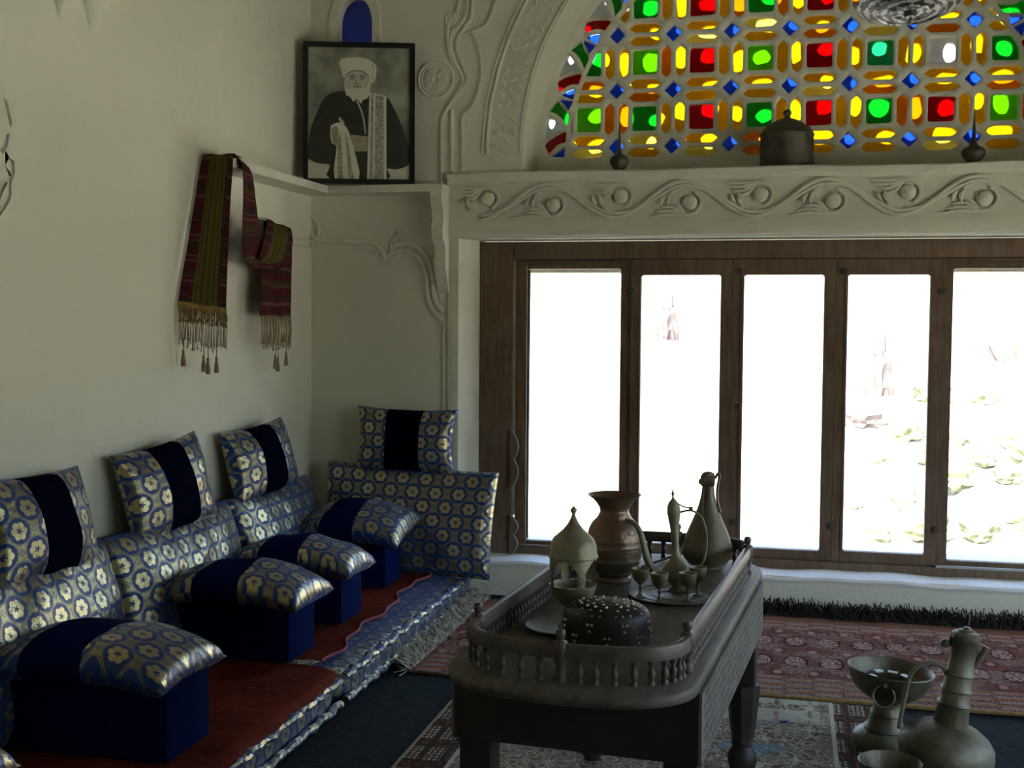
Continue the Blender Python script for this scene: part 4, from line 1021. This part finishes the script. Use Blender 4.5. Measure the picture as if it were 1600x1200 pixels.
mb = MB(); c = Vector((-.028, -.130, .212)); mb.tube([c+Vector((.034*cos(a), -.006+.008*sin(a), .034*sin(a))) for a in [2*pi*k/28 for k in range(28)]], .0032, 6, closed=True, up=(0, 1, 0))
mb.lathe([(0, -.008), (.007, -.004), (.007, .004), (0, .008)], 10, (-.028, -.134, .247)); mb.build('ring_handle', BRS, e)
e = empty('ewer', (2.995, 3.90, .012), (0, R(8), 0), 'large dull brass ewer with ringed neck and looped handle at bottom right', 'ewer')
mb = MB(); mb.lathe([(0, 0), (.085, 0), (.088, .008), (.070, .020), (.078, .028), (.110, .044), (.136, .072), (.146, .102), (.141, .134), (.122, .160), (.092, .180), (.064, .190), (.053, .196), (.050, .215), (.0465, .255), (.0510, .259), (.046, .264), (.0435, .300), (.0480, .304), (.043, .309), (.0405, .350), (.0450, .354), (.0400, .359), (.0375, .400), (.0370, .440), (.0410, .444), (.0415, .462), (.0435, .464), (.0435, .468), (0, .468)], 52); mb.build('body', GRM, e, ang=48)
mb = MB(); mb.lathe([(.0435, .468), (.0435, .478), (.036, .484), (.027, .486), (.025, .491), (.014, .495), (.010, .501), (.0, .503)], 36, cap=False)
mb.tube(cr([(0, 0, .508), (.001, 0, .530), (-.004, 0, .542), (-.013, 0, .540), (-.015, 0, .532)], 4), .0026, 6); mb.build('lid', GRM, e, ang=28)
mb = MB(); mb.tube(cr([(-.038, -.01, .345), (-.055, -.012, .368), (-.090, -.015, .372), (-.128, -.018, .352), (-.145, -.02, .315), (-.148, -.02, .26), (-.150, -.02, .20), (-.150, -.02, .15)], 6), .0068, 10); mb.build('handle', GRM, e)
mb = MB(); mb.tube(cr([(.034, 0, .372), (.046, 0, .400), (.056, 0, .430), (.064, 0, .452)], 4), [.006, .007, .008, .0085, .009, .010, .0105, .011, .011, .0115, .012, .012, .013][:13], 12); mb.build('spout', GRM, e, ang=60)
mb = MB(); mb.lathe([(0, -.014), (.010, -.010), (.014, 0), (.010, .010), (0, .014)], 16, (-.058, -.005, .440)); mb.tube([(-.036, -.004, .440), (-.052, -.005, .440)], .006, 8); mb.tube([(-.040, 0, .438), (-.044, 0, .455), (-.040, 0, .472)], .005, 8); mb.build('thumb_knob', GRM, e, ang=60)
e = empty('small_bowl', (2.83, 3.73, .012), label='small brass bowl at the bottom edge in front of the ewer', cat='bowl')
mb = MB(); mb.lathe([(0, 0), (.045, 0), (.047, .012), (.040, .020), (.062, .045), (.082, .078), (.090, .108), (.094, .116), (.090, .118), (.084, .108), (.074, .078), (.05, .045), (0, .035)], 40); mb.build('dish', GRM, e, ang=60)

# ------------------------------------------------------------------ things on the ledge of the lunette
gF = 'spiked finials on the ledge'
fe = None
for x, z0, k, lab in ((1.652, 2.205, 1.0, 'small brass finial with a long spike on the left of the ledge'), (3.352, 2.205, 1.12, 'rounder brass finial with a spike at the right of the ledge')):
    e = empty('spiked_finial', (x, 6.15, z0), label=lab, cat='finial', group=gF)
    mb = MB(); mb.lathe([(0, 0), (.028, 0), (.028, .006), (.030, .012), (.044, .032), (.050, .048), (.049, .060), (.040, .074), (.022, .084), (.016, .092), (0, .092)], 20); o = mb.build('bulb', DRK, e, ang=50)
    mb = MB(); mb.lathe([(.016, .090), (.010, .110), (.007, .15), (.004, .21), (0, .262)], 10, cap=False); mb.build('spike', DRK, e); e.scale = (k, k, 1.0)
e = empty('metal_canister', (2.482, 6.22, 2.205), label='dark domed metal canister with a small knob in the middle of the ledge', cat='canister')
mb = MB(); mb.lathe([(0, 0), (.136, 0), (.136, .004), (.132, .012), (.130, .158), (.134, .163), (.134, .172), (.128, .178)], 40); mb.build('body', DRK, e, ang=50)
mb = MB(); mb.lathe([(.131, .176), (.120, .196), (.098, .214), (.070, .232), (.040, .246), (.018, .252), (.014, .258), (.012, .262), (.020, .272), (.021, .282), (.014, .292), (0, .296)], 40, cap=False); mb.build('domed_lid', DRK, e, ang=50)

# ------------------------------------------------------------------ hanging dish lamp, upper right
e = empty('hanging_dish_lamp', (2.895, 4.40, 2.522), (R(-10), R(-2), 0), 'engraved silvery dish lamp hanging before the stained glass', 'lamp')
mb = MB(); n = 60; rings = [(0, -.030), (.018, -.030), (.022, -.016), (.060, -.014), (.064, -.020), (.070, -.014), (.110, -.006), (.114, -.012), (.120, -.005), (.150, .004), (.176, .020), (.182, .026), (.178, .030), (.150, .012), (0, 0)]
vs = [((r_*(1+(.025*cos(12*2*pi*k/n) if r_ > .14 else 0)))*cos(2*pi*k/n), (r_*(1+(.025*cos(12*2*pi*k/n) if r_ > .14 else 0)))*sin(2*pi*k/n), z) for r_, z in rings for k in range(n)]
mb.add(vs, [(i*n+k, i*n+(k+1) % n, (i+1)*n+(k+1) % n, (i+1)*n+k) for i in range(len(rings)-1) for k in range(n)])
def engr(b, nt):
    x, y, z, vec = coords('Object'); rr_ = (x.sq()+y.sq()).sqrt(); th = X.op('ARCTAN2', y, x)
    p = ((rr_*230).sin()*.45+(th*9+rr_*40).sin()*.35+noi(60, 4)*2.6).gt(1.35)
    nt.links.new(mixc(p, (.05, .05, .045), (.42, .42, .40)), b.inputs['Base Color'])
mb.build('dish', mat('engraved_silver', rough=.45, metal=.5, fn=engr), e, ang=60)
for k in range(3):
    a = 2*pi*k/3+.5; mb = MB(); L = 1.36
    for q in range(26):
        t = q/26; mb.tube([(.165*cos(a)*(1-t)+.004*cos(b_), .165*sin(a)*(1-t), .02+L*t+.026+.024*sin(b_)) for b_ in [2*pi*s_/8 for s_ in range(8)]], .002, 4, closed=True, up=(0, 1, 0))
    mb.build('chain', DRK, e)
mb = MB(); mb.lathe([(0, -.056), (.006, -.052), (.010, -.044), (.006, -.034), (0, -.028)], 12); mb.build('drop_knob', TIN, e)

# ------------------------------------------------------------------ portrait
PW, PH = .572, .728
e = empty('framed_portrait', (.335, 5.925, 2.138), (R(-2.5), 0, R(16)), 'black framed portrait of a bearded man in a white turban, on the corner shelf', 'picture')
bw = .026; mb = MB()
mb.box((-PW/2, -.014, 0), (PW/2, .014, bw), ch=.003); mb.box((-PW/2, -.014, PH-bw), (PW/2, .014, PH), ch=.003); mb.box((-PW/2, -.014, bw), (-PW/2+bw, .014, PH-bw)); mb.box((PW/2-bw, -.014, bw), (PW/2, .014, PH-bw))
mb.build('frame', BLK, e)
cols = [mat('portrait_ground', (.24, .25, .19), .5, var=.55, vscale=6), mat('portrait_white', (.62, .63, .48), .5, var=.08), mat('portrait_dark', (.030, .032, .022), .5, var=.2, vscale=12),
        mat('portrait_skin', (.48, .48, .36), .5, var=.08, vscale=40), mat('portrait_line', (.05, .055, .04), .5), mat('portrait_speckle', (.32, .33, .25), .5, var=.75, vscale=140), mat('portrait_tan', (.33, .31, .21), .5, var=.15, vscale=60),
        mat('portrait_sand', (.55, .55, .42), .5)]
def pc(p): return ((p[0]-103)/569*(PW-2*bw)-PW/2+bw, (985-p[1])/775*(PH-2*bw)+bw)
mb = MB(); lay = [0]
def paint(poly, mi):
    lay[0] += 1; y = -.002-.00012*lay[0]; q = [pc(p) for p in poly]; mb.add([(a, y, b_) for a, b_ in q], [list(range(len(q)))], mi=mi)
def stroke(pts, w_, mi):
    pts = [Vector(p) for p in pts]; L = []; Rr = []
    for i, p in enumerate(pts):
        t = (pts[min(i+1, len(pts)-1)]-pts[max(i-1, 0)]).normalized(); n_ = Vector((-t.y, t.x))*w_/2; L.append(tuple(p+n_)); Rr.append(tuple(p-n_))
    paint(L+Rr[::-1], mi)
paint([(103, 210), (672, 210), (672, 985), (103, 985)], 0)
paint([(103, 870), (235, 900), (235, 985), (103, 985)], 7); paint([(545, 920), (672, 890), (672, 985), (545, 985)], 7)
paint(cr([(302, 465), (230, 480), (185, 520), (150, 600), (115, 700), (103, 800), (103, 865), (160, 895), (225, 905), (226, 985), (545, 985), (545, 922), (600, 925), (672, 890), (672, 800), (640, 700), (600, 600), (560, 522), (530, 497), (450, 470), (400, 500), (360, 500)], 3), 2)
paint(cr([(275, 305), (285, 282), (340, 268), (420, 272), (470, 300), (485, 330), (478, 395), (462, 418), (445, 405), (440, 370), (400, 345), (350, 345), (315, 372), (298, 385), (287, 345)], 3), 1)
stroke([(458, 300), (468, 340), (460, 400)], 4, 6)
paint(cr([(306, 375), (350, 345), (400, 345), (442, 372), (446, 430), (425, 470), (380, 480), (330, 460), (306, 430)], 3), 3)
paint(cr([(300, 395), (310, 435), (330, 452), (348, 436), (375, 442), (400, 436), (420, 446), (440, 420), (452, 400), (448, 470), (436, 505), (410, 518), (398, 540), (384, 520), (370, 512), (355, 528), (338, 503), (312, 490)], 3), 1)
stroke([(312, 372), (350, 347), (400, 347), (440, 374)], 5, 4)
stroke([(332, 378), (350, 373), (370, 380)], 6, 4); stroke([(390, 380), (405, 373), (424, 378)], 6, 4)
for cx_ in (348, 404):
    stroke([(cx_-15, 391), (cx_, 385), (cx_+14, 391)], 3, 4); paint([(cx_+5*cos(a), 391+5*sin(a)) for a in [2*pi*k/8 for k in range(8)]], 4); stroke([(cx_-13, 399), (cx_, 402), (cx_+13, 398)], 2.5, 4)
stroke([(374, 385), (370, 410), (364, 422), (376, 428), (390, 422)], 3, 4); stroke([(352, 446), (366, 440), (378, 443), (392, 440), (404, 447)], 5, 4); stroke([(362, 455), (378, 460), (396, 455)], 3, 6)
stroke([(330, 410), (322, 430), (330, 455)], 2.5, 6); stroke([(424, 410), (430, 432), (422, 452)], 2.5, 6)
paint([(445, 472), (478, 478), (540, 496), (543, 985), (433, 985), (440, 700)], 1); paint([(455, 480), (468, 484), (466, 985), (446, 985)], 5); paint([(480, 486), (525, 498), (527, 985), (474, 985)], 5)
stroke([(372, 518), (385, 545), (402, 585), (415, 640), (424, 718)], 7, 1)
paint([(342, 724), (436, 732), (436, 820), (362, 822)], 6)
paint(cr([(230, 672), (262, 655), (300, 660), (335, 720), (362, 820), (388, 985), (252, 985), (262, 800), (235, 775), (226, 720)], 3), 1)
paint([(268, 760), (285, 700), (300, 985), (268, 985)], 5); paint([(308, 700), (325, 760), (360, 985), (330, 985)], 5); paint(cr([(232, 690), (262, 675), (275, 720), (262, 790), (238, 770)], 3), 6)
paint([(272, 626), (282, 622), (308, 655), (300, 664), (278, 645)], 3); stroke([(226, 820), (226, 985)], 3, 4)
mb.build('painting', cols, e, smooth=False, recalc=False)

# ------------------------------------------------------------------ scarf
e = empty('striped_scarf', (0, 0, 0), label='olive and crimson striped scarf with fringes draped over the corner shelf', cat='scarf')
mb = MB()
# left and right edge points of cross-sections, seen from the room
sec = [((.020, 4.612, 1.512), (.170, 4.745, 1.484)), ((.020, 4.640, 1.60), (.170, 4.752, 1.58)), ((.020, 4.700, 1.76), (.170, 4.768, 1.74)), ((.020, 4.762, 1.94), (.170, 4.790, 1.93)), ((.020, 4.812, 2.09), (.172, 4.812, 2.09)), ((.022, 4.838, 2.150), (.168, 4.828, 2.150)), ((.03, 4.88, 2.152), (.158, 4.88, 2.152)), ((.04, 4.94, 2.150), (.158, 4.94, 2.150))]
def ribbon(sec, m, n=5, w=14, vs0=0, rip=.006):
    L = cr([s_[0] for s_ in sec], n); Rr = cr([s_[1] for s_ in sec], n); P = []; d = vs0; D = []
    for i in range(len(L)):
        if i: d += ((Vector(L[i])+Vector(Rr[i]))/2-(Vector(L[i-1])+Vector(Rr[i-1]))/2).length
        D.append(d)
        for k in range(w+1):
            t = k/w; p = Vector(L[i]).lerp(Vector(Rr[i]), t); P.append((p.x+rip*sin(t*11+.3)*sin(t*pi), p.y, p.z+rip*.5*sin(t*9)*sin(t*pi)))
    b = MB(); q = w+1
    fs = [(i*q+k, i*q+k+1, (i+1)*q+k+1, (i+1)*q+k) for i in range(len(L)-1) for k in range(w)]
    uv = [[(((j % q)/w), D[j//q]) for j in fc] for fc in fs]
    b.add(P, fs, uv); b.add([(x-.003, y, z-.001) for x, y, z in P], [fc[::-1] for fc in fs], uv)
    return b.build('cloth_panel', m, e, ang=180, recalc=False), d
ribbon(sec, SCF)
# back of the hanging loop: folded crimson edges falling from the shelf and rising to the peg
ribbon([((.160, 4.86, 2.150), (.13, 4.95, 2.150)), ((.185, 4.88, 2.10), (.16, 5.02, 2.10)), ((.180, 4.90, 1.98), (.15, 5.09, 1.97)), ((.175, 4.90, 1.84), (.15, 5.12, 1.86)), ((.17, 4.92, 1.74), (.15, 5.16, 1.78)), ((.165, 4.98, 1.685), (.15, 5.24, 1.70)),
        ((.155, 5.14, 1.670), (.14, 5.34, 1.672)), ((.14, 5.30, 1.685), (.13, 5.44, 1.70)), ((.125, 5.42, 1.74), (.115, 5.54, 1.80)), ((.11, 5.50, 1.82), (.09, 5.62, 1.88))], SCR, rip=.004)
ribbon([((.176, 5.06, 1.712), (.172, 5.20, 1.690)), ((.172, 5.10, 1.76), (.168, 5.38, 1.715)), ((.150, 5.19, 1.84), (.145, 5.51, 1.80)), ((.105, 5.31, 1.908), (.100, 5.60, 1.885)), ((.05, 5.35, 1.925), (.045, 5.655, 1.903))], SCF, vs0=.3)
ribbon([((.045, 5.36, 1.915), (.045, 5.66, 1.892)), ((.075, 5.34, 1.90), (.075, 5.655, 1.88)), ((.085, 5.31, 1.80), (.085, 5.645, 1.78)), ((.088, 5.28, 1.66), (.088, 5.63, 1.65)), ((.09, 5.265, 1.54), (.09, 5.62, 1.54)), ((.092, 5.255, 1.455), (.092, 5.61, 1.455))], SCR, vs0=.5)
ribbon([((.022, 4.606, 1.490), (.174, 4.742, 1.462)), ((.022, 4.606, 1.502), (.174, 4.742, 1.474)), ((.020, 4.610, 1.516), (.172, 4.744, 1.488))], SCG)
def strands(p0, p1, n, L0, seed):
    random.seed(seed); b = MB()
    for k in range(n):
        t = (k+.5)/n; x, y, z = (p0[q]+(p1[q]-p0[q])*t+(random.uniform(-.003, .003) if q == 1 else 0) for q in range(3)); L_ = L0*random.uniform(.82, 1.12)
        b.tube([(x, y, z), (x+.003, y+random.uniform(-.005, .005), z-L_*.5), (x, y+random.uniform(-.005, .005), z-L_), (x, y, z-L_-.008)], [.0018, .0014, .0018, .0042 if k % 3 == 0 else .0016], 4)
    return b
strands((.022, 4.606, 1.495), (.174, 4.742, 1.468), 46, .155, 3).build('fringe', SCT, e, kind='stuff')
strands((.024, 4.606, 1.492), (.174, 4.742, 1.465), 60, .05, 8).build('upper_fringe', SCG, e, kind='stuff')
strands((.093, 5.26, 1.46), (.093, 5.61, 1.46), 56, .145, 4).build('fringe', SCT, e, kind='stuff')
for x, y, z in ((.035, 4.62, 1.315), (.10, 4.675, 1.29), (.112, 4.69, 1.28), (.140, 4.712, 1.285), (.093, 5.42, 1.275), (.093, 5.45, 1.26), (.093, 5.55, 1.285)):
    mb = MB(); mb.tube([(x, y, z+.05), (x, y+.003, z)], .0022, 5); mb.lathe([(0, 0), (.005, -.004), (.006, -.012), (.005, -.018), (.010, -.045), (.011, -.072), (0, -.072)], 8, (x, y, z)); mb.build('tassel', SCT, e)
mb = MB(); mb.tube([(-.01, 5.50, 1.885), (.07, 5.50, 1.895)], [.009, .007], 8); mb.build('wall_peg', TIM, label='dark peg in the left wall holding up the scarf end', cat='peg')

# ------------------------------------------------------------------ hillside outside
def hz(x, y):
    h = -8+max(0, (y-24))*.27 + 1.6*noise.noise(Vector((x*.05, y*.05, 1)))+.9*noise.noise(Vector((x*.16, y*.16, 3)))+.5*abs(noise.noise(Vector((x*.5, y*.5, 7))))
    return h+1.5*round(noise.noise(Vector((x*.03, y*.09, 9)))*3)*.35
def hill_fn(b, nt):
    n = noi(.25, 6); n2 = noi(1.5, 6, rough=.7); v = X(voro(.5))
    c = mixc(X.op('MULTIPLY_ADD', n, 3, -1, clamp=True), (.26, .24, .21), (.36, .34, .30))
    c = mixc(X.op('MULTIPLY_ADD', n2, 4, -2.2, clamp=True)*.5, c, (.15, .12, .10))
    x, y, z, vec = coords('Object')
    gr = X.op('MULTIPLY_ADD', x, .3, -1.2, clamp=True)*(y.lt(45))*X.op('MULTIPLY_ADD', noi(.9, 6), 6, -2.7, clamp=True)
    c = mixc(gr*.8, c, (.09, .12, .05))
    nt.links.new(c, b.inputs['Base Color'])
mb = MB(); nx, ny = 110, 90; vs = []
for j in range(ny+1):
    for i in range(nx+1):
        t = j/ny; y = 8+8*t+110*t*t; x = (-70+150*i/nx)*(.35+.65*t)+2; vs.append((x, y, hz(x, y)))
mb.add(vs, [(j*(nx+1)+i, j*(nx+1)+i+1, (j+1)*(nx+1)+i+1, (j+1)*(nx+1)+i) for j in range(ny) for i in range(nx)])
mb.build('hillside', mat('rocky_hillside', rough=.95, fn=hill_fn, spec=.1), ang=180, recalc=False, label='sunlit rocky hillside beyond the windows', cat='hillside', kind='structure')
mb = MB(); mb.add([(-120, -60, -8.6), (160, -60, -8.6), (160, 30, -8.6), (-120, 30, -8.6)], [(0, 1, 2, 3)]); mb.build('ground', mat('pale_ground', (.46, .43, .34), .95, var=.2, vscale=.3), kind='structure')
rockm = mat('dark_rock', (.115, .095, .09), .95, var=.3, vscale=2); bushm = mat('pale_bush', (.17, .20, .10), .9, var=.3, vscale=3)
def lump(seed, sc, amp, sub=3):
    bm = bmesh.new(); bmesh.ops.create_icosphere(bm, subdivisions=sub, radius=1)
    for v in bm.verts: v.co = Vector([v.co[k]*sc[k] for k in range(3)])*(1+amp*noise.noise(v.co*2.2+Vector((seed, 0, 0)))+amp*.6*noise.noise(v.co*6+Vector((seed, 3, 0))))
    me = bpy.data.meshes.new('lump'); bm.to_mesh(me); bm.free(); return me
rocks = [(1370, 590, 46, .55, 1.6, 'dark upright rock face seen through the fourth pane'), (1340, 655, 40, .9, .5, 'low broken rock ledge below the upright rock face'),
         (1592, 530, 48, 1.0, 1.8, 'rock face at the right edge of the fifth pane'), (1040, 590, 52, .5, 1.2, 'faint reddish rock behind the second pane')]
rm = lump(1, (1, .8, 1), .5); rm.materials.append(rockm)
for px, py, y, sx_, sz_, lab in rocks:
    d = rr*((px-800)/FPX)-uu*((py-600)/FPX)+f; t = y/d.y; x, z = 2.51+d.x*t, 1.45+d.z*t
    while hz(x, y) < z-sz_*.5 and y < 110:
        y += .5; t = y/d.y; x, z = 2.51+d.x*t, 1.45+d.z*t
    link('rock_outcrop', rm, loc=(x, y, hz(x, y)+sz_*.1), label=lab, cat='rock', group='rock faces on the hillside').scale = (sx_, .8, sz_)
bmx = lump(5, (1, 1, .8), .6); bmx.materials.append(bushm); random.seed(21)
for k in range(30):
    y = 33+2.5*(k//5); x = 2.5+y*(.055+.038*(k % 5)+.019*((k//5) % 2)); s_ = random.uniform(.35, .62)*(.6 if k % 5 < 1 else 1)
    if any((x-o.location.x)**2+(y-o.location.y)**2 < 3.2 for o in COL.objects if o.name.startswith('rock_outcrop')): continue
    link('shrub', bmx, loc=(x, y, hz(x, y)+.3*s_), rot=(0, 0, k), label='pale sun-bleached green shrub on the slope behind the right-hand panes', cat='shrub', group='shrubs on the slope').scale = (s_, s_, s_)
